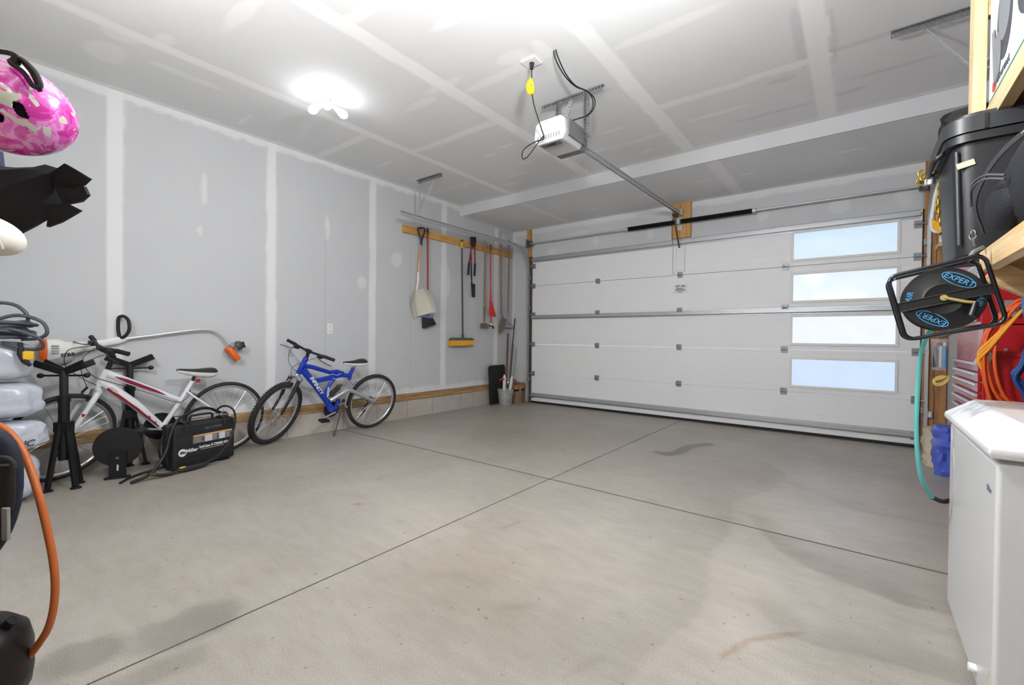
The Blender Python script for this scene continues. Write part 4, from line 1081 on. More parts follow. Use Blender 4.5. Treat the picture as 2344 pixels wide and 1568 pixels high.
# red paddle
t = thing('snow_paddle', 'bright red plastic snow paddle on thin red shaft', 'snow tool', (TX, 5.54, 1.25))
MB().tube([V(TX, 5.527, 2.57), V(TX, 5.534, 2.0), V(TX, 5.538, 1.82), V(TX, 5.541, 1.70)], [.0095, .0095, .012, .017], 10).build('shaft', M_REDP, t, smooth=40)
MB().tube([V(TX, 5.526, 2.595), V(TX, 5.527, 2.50)], .012, 8).build('end_grip', P('dark_red_grip', '4a1512', .5), t, smooth=40)
MB().prism([(5.522, 1.71), (5.56, 1.70), (5.60, 1.62), (5.68, 1.44), (5.64, 1.435), (5.51, 1.465), (5.515, 1.60)], .012, frame_m((TX - .006, 0, 0), (0, 1, 0), (0, 0, 1))).build('paddle', M_REDP, t, bevel=.004)
MB().tube([V(TX, 5.545, 1.46), V(TX, 5.547, 1.32)], .011, 8).build('lower_shaft', M_REDP, t, smooth=40)
MB().tube(spline([V(TX, 5.50, 1.285), V(TX, 5.55, 1.29), V(TX, 5.60, 1.275), V(TX, 5.62, 1.24)], 4), [.012] * 13, 8).build('clamp_jaw', M_BLACK, t, smooth=40)
MB().cbox((TX + .006, 5.55, 1.305), (.03, .045, .035)).build('clamp_body', M_WHITEP, t, bevel=.005)

# spade
t = thing('garden_spade', 'old spade with grey wooden handle and turned rusty blade', 'spade', (TX, 5.8, 1.15))
MB().tube([V(TX, 5.785, 2.64), V(TX, 5.803, 1.9), V(TX, 5.808, 1.70)], [.0155, .0165, .016], 10).build('shaft', W_OLD, t, smooth=40)
MB().tube([V(TX, 5.806, 1.80), V(TX, 5.813, 1.50), V(TX + .02, 5.845, 1.42)], [.019, .018, .010], 10).build('socket', P('dull_steel', '7e7b78', .5, .5, var=.15), t, smooth=40)
def spade_blade():
    poly = [(5.775, 1.43), (5.915, 1.42), (5.922, 1.40), (5.88, 1.28), (5.80, 1.165), (5.785, 1.158), (5.70, 1.22), (5.685, 1.25), (5.74, 1.35)]
    return MB().prism(poly, .006, frame_m((TX + .012, 0, 0), (.12, 1, 0), (.0, 0, 1)))
m = MB().prism([(-.062, .0), (-.055, .012), (.055, .012), (.062, 0), (.06, -.16), (.035, -.25), (0, -.285), (-.035, -.25), (-.06, -.16)], .006, Matrix.Translation((TX + .03, 5.845, 1.41)) @ Matrix.Rotation(radians(-24), 4, 'X') @ frame_m((0, 0, 0), (.35, 1, 0), (0, 0, 1)))
m.build('blade', M_RUST, t, bevel=.002)

# bow rake
t = thing('bow_rake', 'bow rake with long grey handle hanging next to the door track', 'rake', (TX, 6.0, 1.24))
MB().tube([V(TX, 6.006, 2.76), V(TX, 6.003, 2.0), V(TX, 6.002, 1.49)], [.014, .0155, .0155], 10).build('shaft', W_OLD, t, smooth=40)
MB().tube([V(TX, 6.002, 1.52), V(TX, 6.003, 1.36)], [.018, .011], 10).build('socket', M_GALVD, t, smooth=40)
for s in (-1, 1):
    MB().tube(spline([V(TX, 6.003, 1.38), V(TX, 6.003 + s * .03, 1.335), V(TX, 6.003 + s * .10, 1.32), V(TX, 6.003 + s * .125, 1.27)], 5), .0055, 6).build('bow_arm', M_GALVD, t, smooth=60)
MB().box(TX - .006, TX + .006, 5.87, 6.15, 1.258, 1.27).build('bar', M_GALVD, t)
for i in range(12): MB().bar((TX, 5.88 + i * .0235, 1.262), (TX - .045, 5.88 + i * .0235, 1.245), .005, .005).build('tine', M_GALVD, t)

# ------------------------------------------------------------------ the corner by the door
t = tag(MB().prism([(5.50, 0), (5.93, 0), (5.93, .61), (5.90, .64), (5.53, .635), (5.50, .605)], .014, Matrix.Translation((-4.715, 0, 0)) @ Matrix.Rotation(radians(-3.5), 4, 'Y') @ frame_m((0, 0, 0), (0, 1, 0), (0, 0, 1))).build('rubber_mat', P('mat_black', '201f1f', .8, var=.2, vs=12), bevel=.006), 'black rubber mat standing on edge behind the galvanised bucket', 'mat')
BX, BY = -4.555, 5.715
t = thing('metal_bucket', 'galvanised bucket full of caulking guns and tools in the corner', 'bucket', (BX, BY, 0))
MB().lathe([(.0, .004), (.095, .004), (.10, 0), (.104, .01), (.114, .10), (.117, .105), (.114, .11), (.132, .235), (.137, .24), (.137, .25), (.132, .252), (.128, .238), (.10, .015), (.0, .012)], (BX, BY, 0), (0, 0, 1), 32, cap=False).build('pail', P('bucket_zinc', 'b2b4b5', .45, .45, var=.2, vs=25), t, smooth=35)
MB().tube(spline([V(BX - .06, BY - .125, .235), V(BX + .07, BY - .09, .20), V(BX + .135, BY, .17), V(BX + .09, BY + .09, .2), V(BX - .05, BY + .13, .235)], 5), .003, 6).build('bail', M_GALVD, t)
def caulk_gun(a, b, lab, red):
    a = Vector(a); b = Vector(b); d = (b - a).normalized()
    t = thing('caulking_gun', lab, 'caulking gun', a)
    MB().cyl(a, b, .022, 12).build('cartridge', M_WHITEP, t, smooth=40)
    MB().cyl(b, b + d * .03, .012, 8).build('nozzle', M_WHITEP, t, smooth=40)
    s = d.cross(V(1, 0, 0)).normalized() * red
    MB().tube([b - d * .05, b - d * .03 + s * .06, b - d * .045 + s * .12], [.018, .014, .012], 8).build('handle', M_REDP, t, smooth=40)
    MB().cyl(a.lerp(b, .3), b - d * .02, .026, 10).build('cradle', P('gun_white', 'dcdcda', .4), t, smooth=40)
caulk_gun((BX + .02, BY - .06, .03), (BX + .05, BY - .095, .47), 'white caulking gun with red handle leaning on the bucket rim nearest the mat', -1)
caulk_gun((BX + .03, BY + .03, .03), (BX + .06, BY + .085, .44), 'white caulking gun with red handle in the bucket on the door side', 1)
t = thing('trowel', 'dark steel tool standing between the caulking guns in the bucket', 'tool', (BX, BY, .03))
MB().tube([V(BX - .02, BY - .02, .03), V(BX - .01, BY - .01, .30), V(BX, BY - .015, .42)], [.012, .012, .02], 8).build('handle', M_RUST, t)
t = tag(MB().tube([V(BX - .05, BY + .01, .03), V(BX - .045, BY + .03, .36)], [.012, .016], 8).build('wooden_stake', W_OLD), 'short weathered wooden stake inside the galvanised bucket', 'stake')
t = tag(MB().bar((-4.655, 5.855, .0), (-4.665, 5.905, 1.17), .012, .042, up=(0, 1, .1)).build('timber_stick', wood('slat_brown', '8a6a4e', '634a35', 'z'), bevel=.003), 'flat brown wooden stick leaning in the corner behind the bucket', 'stick')
t = tag(MB().tube([V(-4.655, 5.90, .0), V(-4.69, 6.12, 1.43)], .011, 8).build('steel_bar', P('bar_dark', '55504b', .5, .5), smooth=40), 'tall dark steel bar leaning into the corner', 'bar')
for k, (dx, lab) in enumerate(((0, 'thin grey conduit leaning in corner, longer of two'), (.03, 'thin grey conduit leaning in corner, shorter of two'))):
    tag(MB().tube([V(-4.665 + dx, 5.945 + k * .03, .0), V(-4.72 + dx * 1.6, 6.13 + k * .01, .98 - k * .07)], .0085, 8).build('conduit', M_GALVD, smooth=40), lab, 'pipe', 'conduit leaning in the corner')
# paper sack with dried stems
SX, SY = -4.535, 6.01
t = thing('paper_sack', 'crumpled brown paper sack of dried stems between bucket and door', 'sack', (SX, SY, 0))
def sack(cx, cy, rx, ry, h, seed, n=20, k=9, wob=.12):
    rr = np.random.default_rng(seed); rings = []
    for i in range(k):
        f = i / (k - 1); z = h * f
        s = 1 + .08 * sin(pi * f)
        rings.append([V(cx + rx * s * (1 + wob * (rr.random() - .5)) * np.sign(cos(a)) * abs(cos(a)) ** .6, cy + ry * s * (1 + wob * (rr.random() - .5)) * np.sign(sin(a)) * abs(sin(a)) ** .6, max(0, z + (h * .05 * (rr.random() - .5) if i else 0))) for a in [2 * pi * j / n for j in range(n)]])
    return MB().ring_tube(rings)
sack(SX, SY, .06, .10, .20, 5).build('bag', P('kraft_paper', '8d7357', .85, var=.2, vs=18), t, smooth=25)
for i in range(9):
    a = random.uniform(-.05, .05); b = random.uniform(-.08, .08)
    MB().tube(spline([V(SX + a * .5, SY + b * .5, .12), V(SX + a, SY + b, .24), V(SX + a * 1.4 + random.uniform(-.02, .02), SY + b * 1.5, .28 + random.random() * .12)], 3), [.005, .005, .004, .004, .003, .003, .002], 5).build('stem', P('dry_stem', '4f4a30', .8, var=.3), t)
MB().bar((SX + .05, SY + .03, .16), (SX + .04, SY + .0, .27), .004, .028).build('white_marker', M_WHITEP, t, bevel=.002)
# ------------------------------------------------------------------ black folding V-head stands
M_STAND = P('stand_black', '1b1b1d', .45, .3, var=.2, vs=14)
def jack_stand(c, h, yaw, lab, feet):
    M = Matrix.Translation((c[0], c[1], 0)) @ Matrix.Rotation(yaw, 4, 'Z')
    t = thing('pipe_stand', lab, 'stand', M=M, group='V-head pipe stands')
    MB().cyl((0, 0, .20), (0, 0, h - .22), .031, 16).build('column', M_STAND, t, smooth=40)
    MB().cyl((0, 0, h - .24), (0, 0, h - .04), .024, 14).build('riser', M_DKMET, t, smooth=40)
    MB().cyl((0, 0, h - .26), (0, 0, h - .22), .037, 16).build('collar', M_STAND, t, smooth=40)
    MB().cyl((-.13, 0, h - .075), (.13, 0, h - .075), .007, 8).build('screw_handle', M_STAND, t)
    for s in (-1, 1): MB().ell((.135 * s, 0, h - .075), (.02, .018, .018), 10, 8).build('knob', M_STAND, t, smooth=60)
    for s in (-1, 1):
        for q in (-1, 1):
            MB().bar((.0, q * .012, h - .05), (.15 * s, q * .055, h + .02), .006, .045, up=(-.5 * s, 0, 1)).build('v_arm', M_STAND, t, bevel=.002)
    MB().box(-.045, .045, -.035, .035, .40, .47).build('leg_bracket', M_STAND, t, bevel=.006)
    for k, (wx, wy) in enumerate(feet):
        q = Matrix.Rotation(-yaw, 4, 'Z') @ V(wx, wy, 0); dx, dy = q.x, q.y
        a = V(dx * .3, dy * .3, .46); b = V(dx, dy, .02)
        MB().bar(a, b, .038, .022, up=(dx, dy, 0)).build('leg', M_STAND, t, bevel=.003)
        MB().lathe([(.0, 0), (.032, 0), (.03, .008), (.012, .02), (0, .02)], (dx, dy, 0), (0, 0, 1), 14).build('foot', M_STAND, t, smooth=40)
        MB().bar((0, 0, .24), V(dx * .62, dy * .62, .24), .008, .02).build('strut', M_STAND, t)
    return t
jack_stand((-4.425, .558), .87, radians(52), 'black V-head pipe stand beside the white bags in front of the bicycle wheel', ((.03, -.085), (-.06, .09), (.075, .05)))
jack_stand((-4.742, .985), .885, radians(80), 'black V-head pipe stand between the white bicycle frame and the wall', ((.02, .10), (.025, -.10), (-.01, .0)))

# round black plate on a bracket
t = thing('disc_stand', 'round black steel plate on small upright bracket standing on the floor', 'stand', (-4.42, .85, 0))
n = V(.93, -.37, 0).normalized(); s_ = V(0, 0, 1).cross(n)
MB().lathe([(.0, 0), (.146, 0), (.148, .003), (.148, .007), (.146, .01), (0, .01)], V(-4.445, .855, .235), n, 40).build('disc', P('disc_black', '232324', .5, .3, var=.15), t, smooth=30)
Mf = frame_m(V(-4.425, .848, 0), s_, (0, 0, 1))
MB().prism([(-.052, .012), (.052, .012), (.052, .20), (.048, .205), (-.048, .205), (-.052, .20)], .008, Mf).build('bracket', M_STAND, t, bevel=.002)
MB().prism([(-.075, 0), (.075, 0), (.075, .012), (-.075, .012)], .05, Matrix.Translation(-n * .02) @ Mf).build('base', M_STAND, t, bevel=.002)
MB().prism([(-.005, .06), (.006, .058), (.008, .10), (-.003, .105)], .002, Matrix.Translation(n * .0085) @ Mf).build('paint_mark', P('paint_mark', 'd5d2c8', .6), t)
MB().cyl(V(-4.425, .848, .155) + n * .006, V(-4.425, .848, .155) + n * .018, .010, 8).build('bolt', M_RUST, t)

# ------------------------------------------------------------------ welder suitcase with gun and cables
cx = V(-.258, .966, 0); cn = V(.966, .258, 0)
MC = frame_m((-4.262, 1.155, 0), cx, -cn)        # x along the front, y into the back, z up
t = thing('welder_case', 'black suitcase welder with white lettering and warning sticker on the floor', 'welder', M=MC)
M_CASE = P('case_black', '1f2023', .55, var=.06, vs=10, bump=.15, bs=300)
L_, Dp, Hc = .505, .165, .365
MB().box(0, L_, .0, Dp * .49, .012, Hc).build('front_shell', M_CASE, t, bevel=.022, seg=4)
MB().box(0, L_, Dp * .51, Dp, .012, Hc).build('rear_shell', M_CASE, t, bevel=.022, seg=4)
for z in (.095, .185, .285): MB().box(.012, L_ - .012, -.004, .002, z - .002, z + .002).build('rib', M_CASE, t)
for x0 in (.075, .375):
    for k in range(4): MB().box(x0 + k * .022, x0 + .007 + k * .022, -.003, .03, .0, .055).build('foot_rib', M_BLACK, t)
for x0 in (.08, .40):
    MB().tube(spline([V(x0, -.003, Hc - .055), V(x0, -.008, Hc - .005), V(x0, .03, Hc + .016), V(x0, .10, Hc + .012)], 4), .005, 6).tube(spline([V(x0 + .05, -.003, Hc - .055), V(x0 + .05, -.008, Hc - .005), V(x0 + .05, .03, Hc + .016), V(x0 + .05, .10, Hc + .012)], 4), .005, 6).box(x0, x0 + .05, .02, .11, Hc + .004, Hc + .014).build('latch', M_BLACKP, t, smooth=50)
MB().tube(spline([V(.17, .085, Hc), V(.175, .085, Hc + .035), V(.20, .085, Hc + .05), V(.33, .085, Hc + .05), V(.355, .085, Hc + .035), V(.36, .085, Hc)], 4), .013, 8, flat=.7).build('handle', M_BLACKP, t, smooth=50)
st1 = MB().box(.145, .475, -.003, .001, .195, .265).build('sticker', P('sticker_grey', '8d8d8c', .5), t)
for x0, x1, z0, z1, c in ((.147, .473, .252, .263, 'e0a468'), (.149, .235, .198, .250, '54575a'), (.24, .30, .199, .250, 'cfcdd4'), (.303, .355, .198, .250, '585a60'), (.36, .41, .199, .250, 'cfced2'), (.414, .471, .198, .250, '55575a')):
    MB().box(x0, x1, -.0042, -.003, z0, z1).build('panel', P('print_' + c, c, .5), st1)
m = MB()
for r in range(5):
    for x0, x1 in ((.152, .152 + random.uniform(.05, .08)), (.305, .305 + random.uniform(.03, .047)), (.417, .417 + random.uniform(.03, .05))): m.box(x0, x1, -.005, -.0042, .205 + r * .009, .2085 + r * .009)
o = m.build('fine_print', P('print_pale', 'b5b5b5', .5), st1); o['kind'] = 'stuff'
M_PRINT = P('white_print', 'e9e9e9', .5, var=.02)
def front_text(txt, size, s, z, nm='lettering', mat=M_PRINT, **k):
    return text_mesh(txt, size, .0006, **k).xf(frame_m((s, -.003, z), (1, 0, 0), (0, 0, 1))).build(nm, mat, t)
front_text('Miller', .040, .135, .148, bold=.001, shear=.1)
front_text('SuitCase X-TREME 8VS', .031, .315, .160, bold=.0008, sx=.82)
MB().box(.205, .40, -.0042, -.003, .138, .1405).build('underline', M_PRINT, t)
front_text('ZLC 1171M13', .024, .31, .310, nm='scratched_number', mat=P('scratch_grey', '8a8a8b', .6))
lg = MB().lathe([(0, 0), (.031, 0), (.031, .0015), (0, .0015)], (.062, -.0035, .142), (0, -1, 0), 28).build('logo', M_PRINT, t)
text_mesh('Mw', .030, .0006, .35, .001).xf(frame_m((.062, -.0058, .142), (1, 0, 0), (0, 0, 1))).build('logo_mark', M_CASE, lg)
# torch and leads
t2 = thing('welding_torch', 'black welding torch with yellow trigger and cables looped over the case', 'welding torch', M=MC)
M_LEAD = P('lead_black', '161617', .5, var=.1)
MB().tube(spline([V(-.30, -.02, .012), V(-.17, -.03, .05), V(-.06, -.005, .18), (-.025, .01, .28), V(.03, .02, .395), V(.14, .05, .445), V(.26, .09, .465), V(.36, .12, .45), V(.42, .13, .42), V(.46, .13, .40)], 6), .0125, 8).build('power_lead', M_LEAD, t2, smooth=60)
MB().tube(spline([V(.44, .14, .43), V(.445, .08, .46), V(.455, .01, .46), V(.478, -.022, .42), V(.485, -.03, .34), V(.46, -.035, .24), V(.40, -.045, .14), V(.32, -.055, .075), V(.25, -.06, .045), V(.20, -.065, .03)], 6), [.0085] * 37 + [.011] * 9 + [.015] * 9, 8).build('torch_lead', M_LEAD, t2, smooth=60)
MB().tube(spline([V(.21, -.065, .03), V(.13, -.07, .027), V(.05, -.07, .026), V(.0, -.065, .026)], 5), [.017, .019, .0195, .0205, .021, .0215, .022, .022, .022, .0215, .021, .0205, .02, .0195, .019, .018], 10).build('handle', M_BLACKP, t2, smooth=50)
MB().tube(spline([V(.0, -.065, .026), V(-.06, -.06, .016), V(-.12, -.055, .022), V(-.16, -.05, .036)], 5), [.0125] * 12 + [.0115, .0115, .011, .011], 10).build('neck', P('torch_neck', '3c3730', .45, .5), t2, smooth=50)
MB().cyl(V(-.155, -.0505, .034), V(-.20, -.045, .052), .0135, 12).build('nozzle', P('nozzle_brass', '6b5a3a', .4, .7), t2, smooth=40)
MB().ell((.02, -.075, .046), (.028, .009, .006), 12, 6).build('trigger', P('trigger_yellow', 'e8c411', .4), t2, smooth=50)
MB().tube(spline([V(-.06, .03, .30), V(-.085, .035, .20), V(-.06, .05, .10), V(-.02, .10, .04), V(-.12, .16, .014), V(-.24, .12, .010), V(-.33, .05, .010)], 6), .009, 8).build('ground_lead', M_LEAD, t2, smooth=60)

# ------------------------------------------------------------------ string trimmer along the wall
t = thing('string_trimmer', 'white and orange string trimmer with curved steel shaft lying along the wall', 'trimmer', (-4.6, .8, .95))
M_TW = P('trimmer_white', 'e4e3df', .4, var=.03); M_TO = P('trimmer_orange', 'e0641b', .4, var=.06); M_TG = P('trimmer_grey', '8d8f92', .5)
def loft(secs, n=14, p=.75):
    """secs: (centre, ry, rz) in yz around an axis running mostly along y; ry acts on x"""
    rings = []
    for c, rx, rz in secs:
        c = Vector(c); rings.append([c + V(rx * np.sign(cos(a)) * abs(cos(a)) ** p, 0, rz * np.sign(sin(a)) * abs(sin(a)) ** p) for a in [2 * pi * j / n for j in range(n)]])
    return MB().ring_tube(rings)
X_ = -4.765
loft([((X_, .485, .965), 0.0297, .065), ((X_, .51, .96), 0.0363, .09), ((X_, .57, .965), 0.0363, .085), ((X_, .62, .97), 0.0297, .06), ((X_, .68, .985), 0.0251, .042), ((X_, .78, 1.005), 0.0198, .036), ((X_, .84, 1.02), 0.0145, .028)]).build('engine_housing', M_TW, t, smooth=50)
loft([((X_, .47, .965), 0.0264, .055), ((X_, .49, .96), 0.0383, .092), ((X_, .505, .96), 0.0383, .092), ((X_, .52, .96), 0.0330, .08)]).build('starter_cover', M_TO, t, smooth=40)
loft([((X_, .50, .885), 0.0264, .033), ((X_, .575, .885), 0.0330, .038), ((X_, .645, .905), 0.0251, .028)]).build('fuel_tank', M_TG, t, smooth=50)
for k in range(4): MB().box(X_ + .033, X_ + .041, .53, .57, .992 - k * .018, 1.002 - k * .018).build('cooling_fin', M_TG, t)
text_mesh('STIHL', .034, .001, .1, .0012).xf(frame_m((X_ + .036, .62, .93), (-.12, 1, .12), (0, -.1, 1))).build('lettering', P('print_black', '2c2c2c', .5), t)
loft([((X_, .84, 1.02), 0.0158, .028), ((X_, .90, 1.035), 0.0185, .031), ((X_, .94, 1.045), 0.0172, .028), ((X_, .97, 1.05), 0.0099, .015)]).build('throttle_grip', M_TW, t, smooth=50)
MB().tube(spline([V(-4.765, .92, 1.045), V(-4.76, 1.15, 1.085), V(-4.75, 1.38, 1.125), V(-4.75, 1.52, 1.14), V(-4.75, 1.60, 1.125), V(-4.745, 1.67, 1.07), V(-4.735, 1.72, 1.0)], 8), .0125, 12).build('shaft', P('shaft_zinc', 'd3d4d6', .3, .5), t, smooth=60)
lp = [(0, 0), (.03, .02), (.05, .07), (.045, .14), (.02, .175), (-.01, .165), (-.015, .10), (-.012, .04)]
MB().tube(spline([V(-4.76 + a * .9, .93 + a * .9, 1.06 + b) for a, b in lp], 5, True), .0125, 10, closed=True).build('loop_handle', M_BLACK, t, smooth=60)
Mh = Matrix.Translation((-4.735, 1.735, .975)) @ Matrix.Rotation(radians(-40), 4, 'X')
MB().tube([V(0, 0, .05), V(0, 0, -.0)], [.02, .03], 12).xf(Mh).build('gear_head', M_TG, t, smooth=40)
MB().prism([(-.05, -.05), (.05, -.05), (.06, .02), (.045, .10), (-.045, .10), (-.06, .02)], .05, Matrix.Translation((-4.69, 1.73, .965)) @ Matrix.Rotation(radians(38), 4, 'X') @ frame_m((-.03, 0, -.07), (1, 0, 0), (0, 0, 1))).build('guard', M_TO, t, bevel=.015, seg=3)
MB().lathe([(0, 0), (.042, 0), (.045, .012), (.04, .04), (.03, .05), (0, .05)], V(-4.715, 1.77, .985), V(.3, .85, .3), 18).build('line_spool', P('spool_dark', '3e4238', .5), t, smooth=40)
MB().lathe([(0, 0), (.03, 0), (.028, .03), (0, .03)], V(-4.70, 1.81, .995), V(.3, .85, .3), 14).build('spool_knob', M_BLACK, t, smooth=40)

# ------------------------------------------------------------------ stacked white plastic bags with cable coil
M_BAG = P('bag_plastic', 'bfc4d0', .25, var=.06, vs=5, spec=.6)
def plastic_bag(cx, cy, z0, h, rx, ry, seed):
    rr = np.random.default_rng(seed); n, k = 56, 22; rings = []
    for i in range(k):
        f = i / (k - 1); z = z0 + h * f; e = abs(2 * f - 1); s = (1 - e ** 5) ** .35 * .93 + .05
        ring = []
        for j in range(n):
            a = 2 * pi * j / n
            x_ = np.sign(cos(a)) * abs(cos(a)) ** .55; y_ = np.sign(sin(a)) * abs(sin(a)) ** .55
            w_ = 1 + .085 * (fnoise(np.array([a * 2.2 + seed]), np.array([f * 3.]), 1.7, seed)[0] - .5) * 2 + .025 * sin(9 * a + 4 * f + seed) * (1 - e) + .012 * sin(23 * a - 9 * f + seed)
            ring.append(V(cx + rx * s * x_ * w_, cy + ry * s * y_ * w_, z + .012 * (vnoise(np.array([a * 2.]), np.array([f * 4.]), 1.5, seed + 9)[0] - .5)))
        rings.append(ring)
    return MB().ring_tube(rings)
for k, (z0, h, dx, dy, rx, ry, lab) in enumerate(((.012, .31, 0, 0, .13, .235, 'white plastic wrapped bag at the bottom of the stack on the floor'), (.335, .195, .005, .02, .135, .25, 'white plastic bag with black lettering, second in the stack'), (.545, .23, -.005, .01, .135, .245, 'white plastic bag in the middle of the stack'), (.79, .25, -.005, -.02, .135, .235, 'white plastic bag on top of the stack under the cable coil'))):
    b_ = plastic_bag(-4.31 + dx, .19 + dy, z0, h, rx, ry, 31 + k).build('plastic_bag', M_BAG, smooth=70)
    tag(b_, lab, 'bag', 'stacked white plastic bags')
    if k == 1:
        text_mesh('DUC', .055, .001, .3, .001).xf(frame_m((-4.168, .33, .385), (-.1, 1, .06), (-.25, 0, 1))).build('lettering', P('print_ink', '2a2b30', .6), b_)
t = thing('cable_coil', 'loose coil of grey rubber cable heaped on the white bags', 'cable', (-4.3, .25, 1.045))
M_CAB = P('cable_grey', '4b5058', .5, var=.15, vs=20)
for k in range(9):
    r = .15 + .05 * random.random(); z = 1.06 + k * .011; ph = random.random() * 6; cx_, cy_ = -4.28 + random.uniform(-.03, .03), .22 + random.uniform(-.03, .03)
    tilt = random.uniform(-.12, .12)
    MB().tube(spline([V(cx_ + r * cos(a + ph), cy_ + r * .95 * sin(a + ph), z + tilt * r * cos(a) + random.uniform(0, .02)) for a in [2 * pi * j / 9 for j in range(9)]], 5, True), .0105, 8, closed=True).build('loop', M_CAB, t, smooth=70)
for pts in ([(-4.30, .10, 1.12), (-4.24, .20, 1.26), (-4.18, .30, 1.27), (-4.15, .36, 1.2), (-4.17, .34, 1.12), (-4.24, .25, 1.09)], [(-4.2, .15, 1.12), (-4.15, .30, 1.20), (-4.10, .41, 1.17), (-4.09, .44, 1.1), (-4.13, .41, 1.06), (-4.2, .34, 1.05)], [(-4.15, .2, 1.12), (-4.09, .30, 1.11), (-4.07, .40, 1.06), (-4.10, .42, 1.0), (-4.15, .36, .99), (-4.16, .25, 1.03)]):
    MB().tube(spline(pts, 6), .0105, 8).build('loop', M_CAB, t, smooth=70)
MB().cbox((-4.13, .36, .95), (.04, .05, .055)).build('yellow_connector', M_YEL, t, bevel=.006)
MB().tube([V(-4.16, .33, 1.03), V(-4.14, .33, .96), V(-4.125, .345, .92), V(-4.12, .37, .885)], [.011, .018, .018, .010], 8).build('plug', M_BLACK, t, smooth=50)
# ------------------------------------------------------------------ storage rack along the back wall, beside the camera
CR, CF = V(.790, .613, 0), V(-.613, .790, 0)
t = thing('storage_rack', 'grey steel storage rack standing against the back wall', 'shelf', (-1.6, -.19, 0))
for x in (-2.25, -.95):
    for y in (-.345, -.045): MB().box(x - .016, x + .016, y - .016, y + .016, 0, 1.95).build('post', M_GALVD, t)
for z in (.55, 1.20, 1.90): MB().box(-2.27, -.93, -.355, -.03, z, z + .025).build('shelf_board', W_PALEX, t, bevel=.002)
for x, z in ((-1.345, 1.66), (-1.93, .86), (-1.86, .86)): MB().tube(spline([V(x, -.03, z + .03), V(x, -.01, z), V(x, .04, z - .015), V(x, .075, z + .015)], 4), .005, 6).build('hook', M_GALVD, t)
MB().box(-2.25, -.95, -.045, -.03, 1.64, 1.72).build('hook_rail', W_PALEX, t)
MB().box(-2.25, -.95, -.045, -.03, .84, .92).build('hook_rail', W_PALEX, t)

# pink camouflage helmet
def camo():
    m = bpy.data.materials.new('pink_camouflage'); m.use_nodes = True
    n = m.node_tree.nodes; l = m.node_tree.links; bs = n['Principled BSDF']; tc = n.new('ShaderNodeTexCoord')
    def nz(s, off):
        mp = n.new('ShaderNodeMapping'); mp.inputs['Location'].default_value = off; l.new(tc.outputs['Object'], mp.inputs[0])
        x = n.new('ShaderNodeTexNoise'); x.inputs['Scale'].default_value = s; x.inputs['Detail'].default_value = 2.5; x.inputs['Distortion'].default_value = .9; l.new(mp.outputs[0], x.inputs[0]); return x.outputs[0]
    def ramp(src, stops):
        c = n.new('ShaderNodeValToRGB'); c.color_ramp.interpolation = 'CONSTANT'; e = c.color_ramp.elements
        e[0].position = 0; e[0].color = (*lin(stops[0][1]), 1); e[1].position = stops[1][0]; e[1].color = (*lin(stops[1][1]), 1)
        for p, q in stops[2:]: k = e.new(p); k.color = (*lin(q), 1)
        l.new(src, c.inputs[0]); return c
    a = ramp(nz(26, (0, 0, 0)), [(0, 'c62a98'), (.44, 'd452b4'), (.53, 'e88fd6'), (.62, 'dd6cc6')])
    b = ramp(nz(22, (3, 1, 5)), [(0, 'c3c6b4'), (.385, '000000'), (.66, 'd2d0c8')])
    mask = ramp(nz(22, (3, 1, 5)), [(0, 'ffffff'), (.385, '000000'), (.66, 'ffffff')])
    mx = n.new('ShaderNodeMix'); mx.data_type = 'RGBA'; l.new(mask.outputs[0], mx.inputs[0]); l.new(a.outputs[0], mx.inputs[6]); l.new(b.outputs[0], mx.inputs[7])
    l.new(mx.outputs[2], bs.inputs['Base Color']); bs.inputs['Roughness'].default_value = .25; bs.inputs['Coat Weight'].default_value = .5
    return m
HCn = V(-1.355, .094, 1.543)
MH = frame_m(HCn, CR, (0, 0, 1))        # x right as seen, y up, z towards the viewer
MH = MH @ Matrix.Rotation(radians(-12), 4, 'Z')
t = thing('bicycle_helmet', 'pink camouflage bicycle helmet hanging from the storage rack', 'helmet', M=MH)
RX, RY, RZ_ = .105, .088, .095
def helmet_shell():
    nu, nv = 260, 180; keep = []; vs = []; idx = {}
    vents = [(.036, .034, .019, .0075, -20), (.022, .010, .016, .011, -35), (-.026, -.010, .016, .018, 0), (.058, -.036, .0085, .009, -25), (.084, -.012, .0055, .013, 12), (.022, -.066, .018, .0045, -8), (-.055, .04, .02, .010, -20), (-.06, -.045, .016, .010, -10)]
    def pt(i, j):
        a = 2 * pi * i / nu; b = -pi / 2 + pi * j / nv
        # axis of the grid runs along x
        x = sin(b); r = cos(b)
        y = r * cos(a); z = r * sin(a)
        yy = y * RY * (1 if y > 0 else .98)
        return V(RX * x, yy, RZ_ * z)
    m = MB(); ring = []
    for j in range(1, nv):
        ring.append([pt(i, j) for i in range(nu)])
    k0 = 0
    for r in ring: m.v += [tuple(p) for p in r]
    for j in range(len(ring) - 1):
        for i in range(nu):
            q = (j * nu + i, j * nu + (i + 1) % nu, (j + 1) * nu + (i + 1) % nu, (j + 1) * nu + i)
            c = sum((Vector(m.v[w]) for w in q), V(0, 0, 0)) / 4
            hole = False
            for vx, vy, ra, rb, an in vents:
                u = (c.x - vx) * cos(radians(an)) + (c.y - vy) * sin(radians(an)); v = -(c.x - vx) * sin(radians(an)) + (c.y - vy) * cos(radians(an))
                if (abs(u) / ra) ** 3 + (abs(v) / rb) ** 3 < 1: hole = True
            if not hole: m.f.append(q)
    m.f.append(tuple((len(ring) - 1) * nu + i for i in range(nu))); m.f.append(tuple(reversed(range(nu))))
    return m
sh = helmet_shell().build('shell', camo(), t, smooth=60)
md = sh.modifiers.new('solid', 'SOLIDIFY'); md.thickness = .008; md.offset = -1
